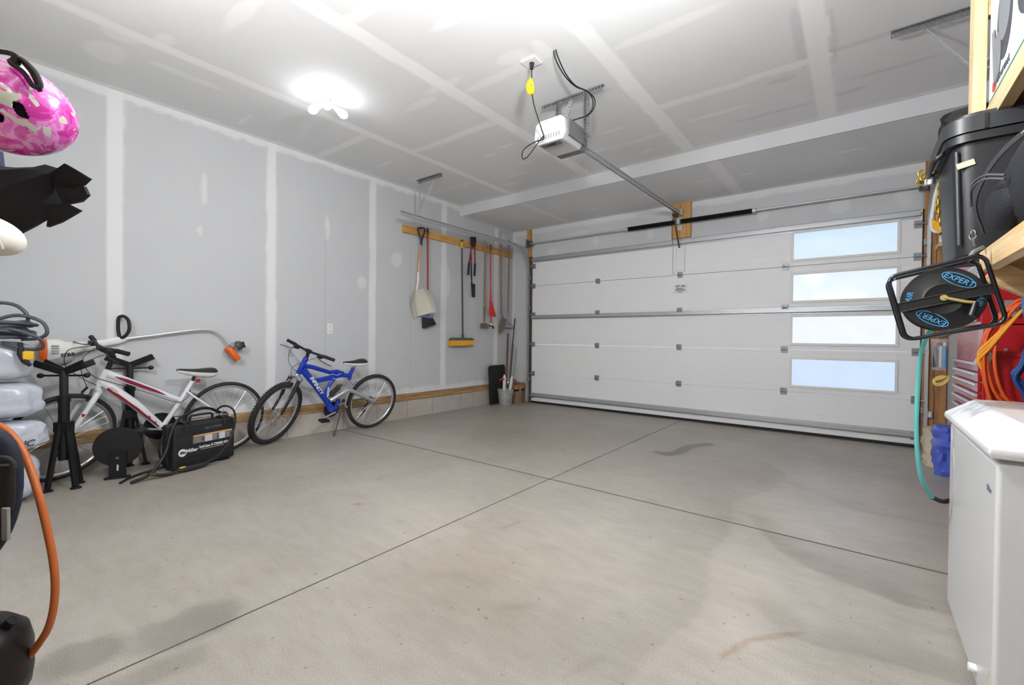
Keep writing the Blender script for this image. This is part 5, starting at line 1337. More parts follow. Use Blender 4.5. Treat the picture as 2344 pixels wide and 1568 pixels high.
MB().ell((0, 0, 0), (RX - .016, RY - .016, RZ_ - .016), 28, 18).build('liner', P('foam_black', '1b1b1d', .9), t, smooth=60)
MB().tube(spline([V(-.03, .085, .045), V(.015, .095, .035), V(.045, .088, .04), V(.065, .078, .045), V(.085, .06, .045), V(.098, .035, .04)], 6), .005, 6, flat=.5).build('strap', M_BLACK, t, smooth=60)
MB().tube(spline([V(.045, .078, .05), V(.06, .084, .05), V(.085, .068, .045), V(.098, .045, .042), V(.09, .04, .047), V(.07, .06, .05), V(.05, .07, .055)], 5, True), .0045, 6, closed=True).build('strap', M_BLACK, t, smooth=60)
MB().cbox((.052, .08, .05), (.012, .018, .012)).build('buckle', M_BLACK, t, bevel=.003)

# black cloth bag
def cloth_bag(cols, thick, seed, n=20):
    rr = np.random.default_rng(seed); rings = []
    for k, (a, b) in enumerate(cols):
        a = V(*a); b = V(*b); c = (a + b) / 2; hh = (a - b) / 2; ring = []
        for j in range(n):
            th = 2 * pi * j / n
            nz_ = 1 + .34 * (rr.random() - .5)
            ring.append(c + hh * cos(th) * (1 if j in (0, n // 2) else 1 - .05 * rr.random()) + CF * (-thick * (sin(th) * .5 + .5) * nz_ * min(1, (len(cols) - 1 - k) / 5)))
        rings.append(ring)
    return MB().ring_tube(rings)
cols = [((-1.6024, 0.0426, 1.4797), (-1.6019, 0.0461, 1.2409)), ((-1.5788, 0.0609, 1.482), (-1.5783, 0.0644, 1.2412)), ((-1.5474, 0.0854, 1.4764), (-1.5469, 0.0887, 1.2475)), ((-1.5238, 0.1039, 1.4647), (-1.5233, 0.1068, 1.2658)), ((-1.5001, 0.1223, 1.4531), (-1.4998, 0.1248, 1.286)), ((-1.4766, 0.1407, 1.4514), (-1.4763, 0.1427, 1.3091)), ((-1.4569, 0.1558, 1.4567), (-1.4566, 0.1577, 1.3263)), ((-1.4412, 0.1679, 1.4658), (-1.4409, 0.1697, 1.3424)), ((-1.4278, 0.1783, 1.462), (-1.4276, 0.1799, 1.3565)), ((-1.4152, 0.1883, 1.4492), (-1.4151, 0.1894, 1.3746))]
cb = cloth_bag(cols, .10, 3)
for poly in ([(-1.4183, 0.1605, 1.4506), (-1.3758, 0.1743, 1.4638), (-1.3492, 0.1889, 1.4478), (-1.3205, 0.2051, 1.4292), (-1.3522, 0.1996, 1.4207), (-1.3897, 0.1832, 1.412), (-1.3987, 0.1635, 1.4143)], [(-1.3955, 0.1597, 1.4174), (-1.3582, 0.1824, 1.4095), (-1.3438, 0.1998, 1.4152), (-1.3302, 0.2043, 1.3955), (-1.3498, 0.1956, 1.3825), (-1.4012, 0.1747, 1.3787)], [(-1.3958, 0.1537, 1.3727), (-1.3726, 0.178, 1.3764), (-1.3445, 0.1937, 1.3618), (-1.3634, 0.1854, 1.3535), (-1.4073, 0.1705, 1.3405), (-1.4304, 0.1527, 1.3295)]):
    fp = [V(*q) for q in poly]; nq = len(fp)
    cb.add(fp + [q + CF * .008 for q in fp], [tuple(range(nq)), tuple(range(2 * nq - 1, nq - 1, -1))] + [(k, (k + 1) % nq, nq + (k + 1) % nq, nq + k) for k in range(nq)])
tag(cb.build('cloth_bag', P('bag_black', '0e0e10', .8, var=.25, vs=9, bump=.3, bs=30), smooth=28), 'crumpled black cloth bag sticking out of the storage rack', 'bag')
# white soled shoe in front of it
t = thing('shoe', 'white shoe with beige tread lying sole outward on the rack', 'shoe', V(-1.3142, 0.0668, 1.2408))
Ms = frame_m(V(-1.3189, 0.0627, 1.2802), CR, (0, 0, 1)) @ Matrix.Rotation(radians(-24), 4, 'Z')
MB().ell((0, 0, 0), (.056, .036, .05), 24, 14, ).xf(Ms).build('upper', P('shoe_white', 'd9d4cb', .6, var=.05), t, smooth=60)
MB().tube(spline([V(-.03, .036, .02), V(.02, .033, .03), V(.05, .012, .032), V(.057, -.008, .02)], 5), .0045, 6).xf(Ms).build('welt', P('shoe_edge', 'e9e6df', .6), t, smooth=60)
MB().ell((-.008, -.014, .012), (.052, .027, .046), 20, 12).xf(Ms).build('sole', P('tread_beige', 'b5a48c', .8, var=.25, vs=60, bump=.8, bs=90), t, smooth=60)
for i in range(5):
    for j in range(2): MB().cbox((-.02 + i * .013, -.022 + j * .014 - i * .001, .050 - i * .004), (.010, .011, .008)).xf(Ms).build('tread_lug', P('tread_tan', 'a8947a', .8, var=.2), t, bevel=.002)
# navy strap above the bag
tag(MB().bar(V(-1.6057, 0.0902, 1.5183), V(-1.6031, 0.0927, 1.4811), .012, .022, up=(CR.x, CR.y, 0)).build('strap_end', P('navy_web', '20294a', .7), bevel=.003), 'short navy webbing strap hanging between helmet and black bag', 'strap')
# navy tool pouch and orange hose
def pouch():
    rows = [((-1.9429, 0.0781, 0.8196), (-1.8735, 0.1319, 0.8205)), ((-1.9429, 0.0783, 0.8062), (-1.8581, 0.1441, 0.8073)), ((-1.9428, 0.0786, 0.7867), (-1.8445, 0.1548, 0.788)), ((-1.9428, 0.079, 0.7586), (-1.8358, 0.162, 0.76)), ((-1.9427, 0.0796, 0.7221), (-1.8299, 0.167, 0.7235)), ((-1.9426, 0.0804, 0.6672), (-1.8308, 0.167, 0.6686)), ((-1.9425, 0.0811, 0.6184), (-1.8374, 0.1625, 0.6198)), ((-1.9424, 0.0817, 0.5757), (-1.8479, 0.1549, 0.577)), ((-1.9423, 0.0822, 0.5392), (-1.8604, 0.1458, 0.5402)), ((-1.9422, 0.0827, 0.5087), (-1.8757, 0.1342, 0.5095)), ((-1.9422, 0.083, 0.4867), (-1.8892, 0.1241, 0.4874))]
    rings = []; rr = np.random.default_rng(4)
    for a, b in rows:
        a = V(*a); b = V(*b); c = (a + b) / 2; hh = (b - a) / 2
        rings.append([c + hh * np.sign(cos(q)) * abs(cos(q)) ** .8 + CF * (-.05 * (sin(q) * .5 + .5) * (1 + .15 * (rr.random() - .5))) for q in [2 * pi * j / 20 for j in range(20)]])
    return MB().ring_tube(rings)
t = thing('tool_pouch', 'navy canvas tool pouch with black pocket hanging from the storage rack', 'pouch', V(-1.894, 0.1204, 0.4849))
pc = pouch().build('pouch', P('navy_canvas', '1b2030', .8, var=.2, vs=12, bump=.3, bs=120), t, smooth=50)
MB().tube(spline([V(-1.8157, 0.089, 0.758), V(-1.7763, 0.1132, 0.7622), V(-1.7684, 0.1258, 0.7494), V(-1.7656, 0.1282, 0.7322)], 5), .007, 8).build('pocket_rim', M_BLACK, t, smooth=60)
MB().ring_tube([[V(*p) + CF * (-.012 * sin(q)) + V(0, 0, 0) + CR * (.028 * cos(q)) for q in [2 * pi * j / 14 for j in range(14)]] for p in ((-1.8017, 0.1128, 0.7393), (-1.8016, 0.1135, 0.6883), (-1.8033, 0.1128, 0.6418), (-1.8088, 0.1089, 0.6162))]).build('pocket', P('pocket_black', '141416', .7, var=.2), t, smooth=50)
MB().bar(V(-1.7845, 0.1149, 0.6284), V(-1.8004, 0.1164, 0.5374), .01, .016, up=(CR.x, CR.y, 0)).build('strap', P('grey_web', '8d8c86', .7), t, bevel=.002)
pts = [V(-2.0619, 0.0741, 0.8364), V(-2.0212, 0.1059, 0.824), V(-1.9855, 0.1339, 0.7987), V(-1.9549, 0.1583, 0.7476), V(-1.9187, 0.1746, 0.6802), V(-1.8859, 0.1885, 0.6012), V(-1.8696, 0.2023, 0.5063), V(-1.8584, 0.212, 0.424), V(-1.8553, 0.2155, 0.3479), V(-1.8611, 0.2118, 0.2781), V(-1.875, 0.2018, 0.2209), V(-1.895, 0.1868, 0.18), V(-1.913, 0.1733, 0.1493), V(-1.9418, 0.164, 0.1215)]
tag(MB().tube(spline(pts, 8), .0098, 12).build('air_hose', P('hose_orange', 'b9622c', .5, var=.08, vs=20), smooth=70), 'orange rubber hose hanging from the storage rack in front of the floor', 'hose')
# dark tank feeding the hose
t = thing('air_tank', 'dark brown rounded steel tank on the floor joined to the orange hose', 'tank', (-1.97, .055, 0))
MB().lathe([(0, .03), (.09, .035), (.125, .06), (.13, .10), (.13, .18), (.12, .225), (.09, .255), (.045, .27), (0, .272)], (-1.97, .055, 0), (0, 0, 1), 36).build('tank', P('tank_brown', '130d0c', .4, .2, var=.2, vs=10), t, smooth=60)
for a in (.4, 2.5, 4.6): MB().cyl((-1.97 + .09 * cos(a), .055 + .09 * sin(a), 0), (-1.97 + .09 * cos(a), .055 + .09 * sin(a), .06), .016, 10).build('foot', M_BLACK, t)
MB().cyl((-1.925, .11, .24), (-1.905, .135, .27), .014, 10).build('hose_fitting', MATS['bike_black'], t)

# ------------------------------------------------------------------ chest freezer
FX0, FX1, FY0, FY1 = .30, .90, 1.77, 2.55
t = thing('chest_freezer', 'white chest freezer standing on the floor under the wooden shelf', 'freezer', (.6, 2.15, 0))
M_FZ = P('freezer_white', 'cacaca', .3, var=.03, vs=3, bump=.03, bs=6); M_FZL = P('freezer_lid', 'e2e2e1', .25, var=.03, vs=4)
MB().box(FX0, FX1, FY0, FY1, .03, .765).build('cabinet', M_FZ, t, bevel=.012, seg=3)
MB().box(FX0 + .03, FX1 - .03, FY0 + .03, FY1 - .03, 0, .03).build('base', M_BLACK, t)
MB().box(FX0 + .006, FX1 - .006, FY0 + .006, FY1 - .006, .765, .778).build('gasket', P('gasket_grey', '9b9b9a', .6), t)
def lid():
    rings = []
    for z, i in ((.778, -.012), (.792, -.018), (.806, -.016), (.862, .050), (.870, .062)):
        rings.append([V(FX0 + i, FY0 + i * 1.05, z), V(FX1, FY0 + i * 1.05, z), V(FX1, FY1 - i * .8, z), V(FX0 + i, FY1 - i * .8, z)])
    return MB().ring_tube(rings)
ld = lid().build('lid', M_FZL, t, bevel=.004)
Mh_ = frame_m((.60, 1.77, .838), (1, 0, 0), (0, .72, .66))
MB().box(-.20, .20, -.022, .022, -.002, .004, Mh_).build('handle_recess', P('recess_grey', 'b0b0af', .5), ld, bevel=.006)
text_mesh('Haier', .024, .0006, 0, .0004).xf(frame_m((FX0 - .001, 1.845, .675), (0, -1, 0), (0, 0, 1))).build('brand_badge', P('badge_blue', '6a7384', .4), t)
MB().cyl((FX0 + .002, 1.97, .085), (FX0 - .018, 1.97, .085), .013, 12).build('drain_plug', M_WHITEP, t, smooth=40)
MB().prism([(1.80, .03), (1.835, .03), (1.83, .14), (1.80, .18)], .0012, frame_m((FX0 - .0002, 0, 0), (0, 1, 0), (0, 0, 1)) @ Matrix.Translation((0, 0, -.001))).build('masking_tape', P('tape_tan', 'c9c3ab', .6), t)
MB().tube(spline([V(FX0 - .001, 2.50, .74), V(FX0 - .001, 2.44, .62), V(FX0 - .001, 2.46, .46), V(FX0 - .001, 2.53, .36)], 6), .0022, 5).build('hose_reflection', P('painted_reflection', 'b4b6b8', .4), t)  # thin arc painting the hose's reflection onto the cabinet side

# ------------------------------------------------------------------ wooden shelves along the right wall
t = thing('wall_shelf', 'pale timber shelf with diagonal brace fixed to the right wall', 'shelf', (.7, 1.7, 1.36))
MB().box(.352, .39, .55, 2.405, 1.355, 1.43).build('front_rail', W_PALEY, t, bevel=.002)
MB().box(.39, XR, .55, 2.405, 1.412, 1.43).box(.46, XR, 2.405, 2.92, 1.412, 1.43).build('shelf_board', wood('plywood_tan', 'cfa67a', 'b0845a', 'x', .6), t)
MB().box(.39, XR, 2.365, 2.403, 1.33, 1.411).build('cross_bearer', W_PALEX, t, bevel=.002)
MB().bar((.372, 2.345, 1.352), (XR - .01, 2.345, .92), .038, .075, up=(0, 0, 1)).build('brace', W_PALEX, t, bevel=.002)
for y in (1.2, .6): MB().box(.39, XR, y - .019, y + .019, 1.35, 1.411).build('cross_bearer', W_PALEX, t, bevel=.002)
t = thing('ceiling_shelf', 'pale timber shelf hung from the ceiling on an upright post', 'shelf', (.7, 2.0, 1.95))
MB().box(.351, .391, 2.60, 2.69, 2.0, H).build('post', W_PALE, t, bevel=.002)
MB().box(.351, .391, .95, 1.04, 2.0, H).build('post', W_PALE, t, bevel=.002)
MB().box(.392, .43, .9, 2.72, 1.955, 2.035).build('front_rail', W_PALEY, t, bevel=.002)
MB().box(.43, XR, .9, 2.72, 2.017, 2.035).build('shelf_board', MATS['plywood_tan'], t)
MB().box(.392, XR, 2.60, 2.64, 2.41, 2.50).build('cross_bearer', W_PALEX, t, bevel=.002)
MB().box(.43, XR, 1.6, 1.64, 1.955, 2.016).build('cross_bearer', W_PALEX, t, bevel=.002)

# cookware carton
t = thing('cookware_carton', 'white cardboard carton printed with dark pans on the upper shelf', 'carton', (.6, 2.05, 2.036))
MB().box(.397, .78, 1.62, 2.595, 2.036, 2.47).build('carton', P('carton_white', 'd6dade', .6, var=.04), t, bevel=.003)
def face(poly, mat, d, nm='print'):
    """flat print on the room side, poly in (y, z)"""
    return MB().prism([(-p[0], p[1]) for p in poly], .0008, frame_m((.3965 - d, 0, 0), (0, -1, 0), (0, 0, 1))).build(nm, mat, t)
def oval(cy, cz, ry, rz, an=0, n=24): return [(cy + ry * cos(a) * cos(an) - rz * sin(a) * sin(an), cz + ry * cos(a) * sin(an) + rz * sin(a) * cos(an)) for a in [2 * pi * j / n for j in range(n)]]
M_PAN = P('print_pan', '42444b', .5, var=.15, vs=12); M_PANL = P('print_pan_light', '7c8087', .5, var=.15)
face([(2.59, 2.037), (1.625, 2.037), (1.625, 2.052), (2.59, 2.052)], P('print_green', '3f7360', .5), .0002)
face(oval(2.36, 2.27, .11, .15), M_PAN, .0002); face(oval(2.36, 2.30, .085, .11), M_PANL, .001)
face(oval(2.46, 2.17, .06, .09), M_PANL, .0018); face([(2.54, 2.30), (2.50, 2.30), (2.44, 2.10), (2.50, 2.08)], M_PANL, .0026)
face(oval(2.04, 2.24, .15, .12), M_PAN, .0002); face(oval(2.04, 2.28, .13, .07), P('print_food', 'd8a070', .6, var=.35, vs=40), .001)
face([(2.17, 2.40), (1.92, 2.42), (1.90, 2.33), (2.16, 2.31)], M_PAN, .0018)
face(oval(1.76, 2.26, .10, .13), M_PAN, .0002)
face(oval(2.50, 2.085, .034, .026), P('print_red', 'b8332e', .5), .0002)
text_mesh('Gourmet', .05, .0005).xf(frame_m((.3955, 2.37, 2.085), (0, -1, 0), (0, 0, 1))).build('lettering', P('print_ink2', '4a4c52', .5), t)

# black storage tote with lid
t = thing('storage_tote', 'large black plastic tote with ribbed lid on the wooden shelf', 'tote', (.6, 2.64, 1.432))
M_TOTE = P('tote_black', '1c1d20', .45, var=.08, vs=6); M_TOTEL = P('tote_lid', '2e3033', .42, var=.08, vs=6)
def tapered(x0, x1, y0, y1, z0, z1, tp, rnd=.06):
    rings = []
    for z, i in ((z0, tp), (z0 + .02, tp * .9), (z1, 0)):
        X0, X1, Y0, Y1 = x0 + i, x1 - i, y0 + i, y1 - i; r = rnd; ring = []
        for cx_, cy_, a0 in ((X1 - r, Y1 - r, 0), (X0 + r, Y1 - r, pi / 2), (X0 + r, Y0 + r, pi), (X1 - r, Y0 + r, 3 * pi / 2)):
            ring += [V(cx_ + r * cos(a0 + pi / 2 * k / 5), cy_ + r * sin(a0 + pi / 2 * k / 5), z) for k in range(6)]
        rings.append(ring)
    return MB().ring_tube(rings)
tapered(.275, .97, 2.42, 2.88, 1.433, 1.88, .022).build('body', M_TOTE, t, smooth=40)
tapered(.255, .99, 2.40, 2.90, 1.855, 1.885, 0, .075).build('rim', M_TOTE, t, smooth=40)
lid_ = tapered(.248, .997, 2.392, 2.908, 1.888, 1.945, -.0, .08).build('lid', M_TOTEL, t, smooth=40)
tapered(.285, .96, 2.43, 2.87, 1.946, 1.962, -.012, .07).build('lid_crown', M_TOTEL, t, smooth=40)
for x in (.36, .47, .58, .69): MB().box(x - .004, x + .004, 2.386, 2.40, 1.89, 1.945).build('lid_rib', M_TOTE, t)
MB().tube(spline([V(.262, 2.52, 1.86), V(.235, 2.54, 1.84), V(.235, 2.74, 1.84), V(.262, 2.76, 1.86)], 4), .010, 8).build('handle', M_BLACKP, t, smooth=50)
MB().tube([V(.302, 2.445, 1.47), V(.288, 2.432, 1.83)], .006, 8).build('corner_rib', P('tote_painted_sheen', '4a4d52', .3), t, smooth=50)  # lighter strip standing in for the highlight on the corner edge
MB().box(-.025, .025, -.011, .011, 0, .001, frame_m((.312, 2.421, 1.775), (1, 0, .25), (-.25, 0, 1))).build('masking_tape', P('tape_cream', 'cfc9b0', .6), t)
# black bag tucked behind the post on the tote
tag(sack(.37, 2.79, .085, .075, .14, 77, wob=.3).xf(Matrix.Translation((0, 0, 1.9645))).build('cloth_pouch', P('pouch_black', '141416', .7, var=.2), smooth=35), 'small black cloth pouch lying on the tote lid behind the post', 'pouch')

# navy duffel bag
t = thing('duffel_bag', 'dark navy duffel bag with zips lying on the wooden shelf', 'bag', (.5, 2.05, 1.432))
M_DUF = P('duffel_navy', '0f111a', .75, var=.2, vs=10, bump=.35, bs=160)
def duffel():
    rings = []; secs = [(2.345, .03, .05), (2.33, .07, .08), (2.28, .11, .115), (2.2, .135, .135), (2.05, .15, .145), (1.85, .155, .15), (1.68, .14, .14), (1.60, .09, .09), (1.57, .03, .04)]
    rr = np.random.default_rng(8)
    for y, rx, rz in secs:
        zc = 1.433 + rz * .93
        rings.append([V(.50 + rx * np.sign(cos(a)) * abs(cos(a)) ** .8 * (1 + .05 * (rr.random() - .5)), y, max(1.433, zc + rz * np.sign(sin(a)) * abs(sin(a)) ** .75 * (1.12 if sin(a) > 0 else 1))) for a in [2 * pi * j / 24 for j in range(24)]])
    return MB().ring_tube(rings)
duffel().build('body', M_DUF, t, smooth=60)
MB().ell((.365, 2.10, 1.535), (.045, .13, .08), 22, 14).build('side_pocket', M_DUF, t, smooth=60)
for dz in (0, .012): MB().tube(spline([V(.30, 2.20, 1.565 + dz), V(.287, 2.10, 1.60 + dz), V(.30, 2.0, 1.60 + dz), V(.335, 1.95, 1.58 + dz)], 5), .0035, 6).build('zip', P('zip_grey', '4b4d55', .5), t)
MB().tube(spline([V(.345, 2.30, 1.48), V(.32, 2.28, 1.60), V(.36, 2.2, 1.72), V(.44, 2.1, 1.79), V(.50, 1.95, 1.80)], 6), .016, 8, flat=.35).build('shoulder_strap', P('strap_dark', '2a2b30', .8, bump=.4, bs=200), t, smooth=60)
MB().tube(spline([V(.40, 2.18, 1.755), V(.43, 2.05, 1.79), V(.47, 1.9, 1.80)], 5), .008, 6, flat=.4).build('trim_cord', P('cord_cream', 'b8b39c', .7), t)
MB().torus((.315, 2.275, 1.478), (1, .4, 0), .016, .003, 14, 6).build('ring', M_CHROME, t)
MB().tube([V(.315, 2.272, 1.465), V(.318, 2.262, 1.435)], .0045, 6).build('snap_hook', M_CHROME, t)

# gold chain hanging from the tote handle
t = thing('gold_chain', 'gold steel chain with padlock hanging from the tote handle', 'chain', (.27, 2.93, 1.67))
M_GOLD = P('gold_zinc', 'c9a544', .3, .8, var=.1)
def link(c, d, s, r=.011, w=.0042, sub=None):
    d = Vector(d).normalized(); s = Vector(s).normalized()
    pts = [Vector(c) + d * (r * 1.5 * cos(a)) + s * (r * .85 * sin(a)) for a in [2 * pi * j / 12 for j in range(12)]]
    return MB().tube(pts, w, 6, closed=True, up=d.cross(s)).build('link', M_GOLD, t, smooth=60)
for i in range(9): link((.292 + .004 * sin(i), 2.925, 1.845 - i * .0225), (0, 0, 1), (1, 0, 0) if i % 2 else (.3, 1, 0), .013, .0045)
for c_, d_, s_ in (((.262, 2.925, 1.875), (1, 0, .3), (0, .3, 1)), ((.235, 2.92, 1.885), (.5, .5, .6), (-.6, 0, .6)), ((.225, 2.92, 1.90), (-.2, 0, 1), (1, .2, .2)), ((.228, 2.918, 1.862), (1, .1, -.4), (.3, 0, 1)), ((.255, 2.918, 1.905), (1, 0, .5), (-.3, .5, 1))): link(c_, d_, s_, .0145, .0042)
MB().box(.235, .275, 2.90, 2.918, 1.84, 1.87).build('padlock', M_CHROME, t, bevel=.004)

# ------------------------------------------------------------------ air hose reel hung from the shelf edge
RC = V(.224, 2.15, 1.240); ra = radians(13.5)
MR = frame_m(RC, (cos(ra), 0, sin(ra)), (-sin(ra), 0, cos(ra)))     # x along the top bar, y up, z towards the viewer (-y)
t = thing('hose_reel', 'black air hose reel with blue lettering hanging from the wooden shelf', 'hose reel', M=MR)
M_REEL = P('reel_black', '121214', .4, var=.1, vs=10); M_TUBEB = P('tube_black', '15161c', .25, .3, var=.05, coat=.4)
def rrect(w, h, r, z): 
    pts = []
    for cx_, cy_, a0 in ((w - r, h - r, 0), (-w + r, h - r, pi / 2), (-w + r, -h + r, pi), (w - r, -h + r, 3 * pi / 2)):
        pts += [V(cx_ + r * cos(a0 + pi / 2 * k / 6), cy_ + r * sin(a0 + pi / 2 * k / 6), z) for k in range(7)]
    return pts
MB().tube(rrect(.124, .116, .028, .055), .0068, 10, closed=True, up=(0, 0, 1)).build('front_frame', M_TUBEB, t, smooth=60)
MB().tube(rrect(.124, .116, .028, -.065), .0068, 10, closed=True, up=(0, 0, 1)).build('rear_frame', M_TUBEB, t, smooth=60)
for x, y in ((-.10, .116), (.10, .116), (-.10, -.116), (.10, -.116)): MB().cyl((x, y, -.065), (x, y, .055), .006, 8).build('spacer', M_TUBEB, t)
for z in (.042, -.05):
    MB().lathe([(.0, -.004), (.03, -.004), (.05, .001), (.06, -.003), (.104, -.003), (.107, 0), (.104, .004), (.06, .004), (.05, .008), (.03, .004), (0, .004)], (0, 0, z), (0, 0, 1), 48).build('flange', M_REEL, t, smooth=30)
MB().cyl((0, 0, -.05), (0, 0, .042), .04, 20).build('drum', M_REEL, t, smooth=40)
hs = MB()
for k in range(7):
    for r in (.055, .075, .092): hs.torus((0, 0, -.04 + k * .0125), (0, 0, 1), r, .006, 28, 6)
hs = hs.build('wound_hose', P('hose_teal', '62b4b0', .45, var=.08), t, smooth=60); hs['kind'] = 'stuff'
MB().box(-.122, .122, -.017, .017, .050, .058).box(-.118, .118, .013, .017, .058, .063).box(-.118, .118, -.017, -.013, .058, .063).build('cross_bar', M_REEL, t, bevel=.002)
MB().tube([V(.0, .003, .066), V(.045, -.024, .070), V(.068, -.034, .070)], [.005, .005, .005], 8).build('crank', P('brass', 'b8a565', .4, .5), t, smooth=40)
MB().lathe([(0, 0), (.010, 0), (.010, .006), (0, .006)], (0, .003, .062), (0, 0, 1), 16).build('crank_boss', MATS['brass'], t, smooth=40)
MB().tube([V(.068, -.034, .070), V(.058, -.055, .075), V(.048, -.074, .08)], [.008, .0105, .0115], 12).build('crank_grip', M_REEL, t, smooth=50)
M_BL = P('print_blue', '4aa3dc', .5)
def arc_text(txt, size, cx_, cy_, an, oval=True):
    M = Matrix.Translation((cx_, cy_, .0475)) @ Matrix.Rotation(an, 4, 'Z')
    text_mesh(txt, size, .0005, .1, 0).xf(M).build('lettering', M_BL, t)
    if oval:
        w_ = .046; pts = [M @ V(w_ * cos(a), .018 * sin(a), 0) for a in [2 * pi * j / 28 for j in range(28)]]
        MB().tube(pts, .0012, 5, closed=True).build('oval_print', M_BL, t)
arc_text('EXPERT', .024, .050, .052, radians(-44)); arc_text('EXPERT', .024, -.042, -.058, radians(136))
arc_text('AIR', .024, -.082, .030, radians(62), False); arc_text('AIR', .024, .082, -.030, radians(242), False)
MB().tube([V(.10, .124, .0), V(.115, .14, -.02), V(.145, .15, -.05)], .006, 8).build('hanging_hook', M_GALVD, t)
pts = [(.20, 2.19, 1.13), (.192, 2.27, 1.09), (.186, 2.33, 1.02), (.183, 2.35, .90), (.181, 2.35, .79), (.186, 2.355, .66), (.203, 2.38, .55), (.24, 2.45, .47), (.285, 2.57, .43), (.33, 2.66, .42), (.42, 2.75, .40)]
h_ = thing('teal_air_hose', 'teal air hose drooping from the reel to behind the freezer', 'hose', (.2, 2.35, .4))
MB().tube(spline(pts[:8], 8), .0078, 12).build('hose', P('hose_teal2', '58aaa6', .45, var=.06), h_, smooth=70)
MB().tube(spline(pts[7:], 6), .009, 12).build('end_sleeve', M_BLACK, h_, smooth=70)
# ------------------------------------------------------------------ red tool chest
CX0, CX1, CY0, CY1 = .585, 1.03, 3.97, 4.90
t = thing('tool_chest', 'tall red steel tool chest with many drawers and bright pull bars', 'tool chest', (.8, 4.43, 0))
M_RC = P('chest_red', 'a5131c', .35, var=.06, coat=.3); M_PULL = P('pull_bright', 'd9dade', .25, .5)
MB().box(CX0 + .02, CX1, CY0, CY1, .10, 1.20).build('cabinet', M_RC, t, bevel=.006)
MB().box(CX0 + .01, CX1 - .02, CY0 + .015, CY1 - .015, 1.205, 1.66).build('top_chest', M_RC, t, bevel=.006)
z = .13
hs_ = [.11, .11, .085, .085, .065, .065, .065, .065, .065, .065, .065]
for h in hs_:
    d_ = MB().box(CX0 + .004, CX0 + .02, CY0 + .03, CY1 - .03, z, z + h - .008).build('drawer', M_RC, t, bevel=.003)
    MB().box(CX0 - .010, CX0 + .005, CY0 + .03, CY1 - .03, z + h - .026, z + h - .010).build('pull', M_PULL, d_, bevel=.003)
    z += h
for z in (1.225, 1.30, 1.375):
    d_ = MB().box(CX0 - .004, CX0 + .010, CY0 + .05, CY1 - .05, z, z + .065).build('drawer', M_RC, t, bevel=.003)
    MB().box(CX0 - .016, CX0 - .003, CY0 + .05, CY1 - .05, z + .045, z + .058).build('pull', M_PULL, d_, bevel=.003)
lb = MB().box(CX0 + .0065, CX0 + .0098, CY0 + .08, CY1 - .35, 1.455, 1.60).build('paper_sheet', P('paper_white', 'e3e1e6', .6), t)
m = MB()
for r in range(7): m.box(CX0 + .0055, CX0 + .0066, CY0 + .10, CY0 + .10 + random.uniform(.25, .44), 1.47 + r * .017, 1.476 + r * .017)
o = m.build('print', P('print_grey', '8d8c92', .6), lb); o['kind'] = 'stuff'
MB().box(CX0 + .03, CX1 - .03, CY0 + .02, CY1 - .02, 1.661, 1.672).build('lid', M_RC, t, bevel=.003)
for y in (CY0 + .09, CY1 - .09):
    for x in (CX0 + .08, CX1 - .07):
        MB().cyl((x - .016, y, .05), (x + .016, y, .05), .05, 18).build('caster', M_BLACK, t, smooth=40)
        MB().box(x - .024, x + .024, y - .03, y + .03, .085, .102).build('caster_plate', M_GALVD, t)

# red parts bin on the side of the chest with cords
t = thing('red_bin', 'red plastic bin hooked on the side of the tool chest', 'bin', (.78, 3.85, .62))
M_RB = P('bin_red', 'b3161c', .4, var=.06)
tapered(.60, 1.02, 3.755, 3.955, .62, 1.03, .02, .03).build('body', M_RB, t, smooth=40)
tapered(.588, 1.03, 3.745, 3.966, 1.015, 1.045, 0, .035).build('rim', M_RB, t, smooth=40)
for x in (.70, .86): MB().box(x - .006, x + .006, 3.955, 3.97, 1.0, 1.06).build('hook', M_GALVD, t)
t = thing('cord_hook', 'steel hook bar holding the coiled extension cords on the chest side', 'hook', (.72, 3.8, 1.30))
MB().tube([V(.72, 3.968, 1.30), V(.72, 3.60, 1.30), V(.72, 3.585, 1.335)], .008, 8).build('arm', M_GALVD, t, smooth=50)
MB().box(.69, .75, 3.962, 3.9695, 1.25, 1.35).build('plate', M_GALVD, t)

def loops(n, y0, xa, xb, ztop, zbot, r, mat, nm, root, seed, bulge=.07):
    rr = np.random.default_rng(seed)
    for k in range(n):
        xc = .72 + rr.uniform(-.012, .012); x0 = xa + rr.uniform(0, .05); x1 = xb - rr.uniform(0, .05); zb = zbot + rr.uniform(-.05, .07); y = y0 + rr.uniform(-.03, .03) - .004 * k
        pts = [V(xc, y + .01, ztop + rr.uniform(-.008, .012)), V(x0 + .03, y, ztop - .14), V(x0, y - .01, (ztop + zb) / 2 - .03), V(x0 + .04, y, zb + .07), V((x0 + x1) / 2, y + .015, zb), V(x1 - .04, y, zb + .07), V(x1, y - .01, (ztop + zb) / 2), V(x1 - .03, y, ztop - .14)]
        MB().tube(spline(pts, 5, True), r, 7, closed=True).build(nm, mat, root, smooth=70)
M_OR = P('cord_orange', 'd2541c', .5, var=.12, vs=14)
t = thing('orange_cord_coil', 'coiled orange extension cord hanging over the red bin', 'cord', (.7, 3.66, .7))
loops(9, 3.68, .545, .87, 1.326, .70, .0085, M_OR, 'loop', t, 11)
t = thing('yellow_cord_coil', 'yellow and orange extension cord hung beneath the orange coil', 'cord', (.7, 3.62, .9))
for k in range(3): MB().tube(spline([V(.735, 3.60 - k * .012, 1.332), V(.66, 3.60 - k * .012, 1.22), V(.575, 3.61, 1.10 - k * .02), V(.535, 3.62, 1.03 - k * .02), V(.56, 3.63, .93)], 6), .0085, 7).build('strand', P('cord_yellow', 'e3961c', .5, var=.08), t, smooth=70)
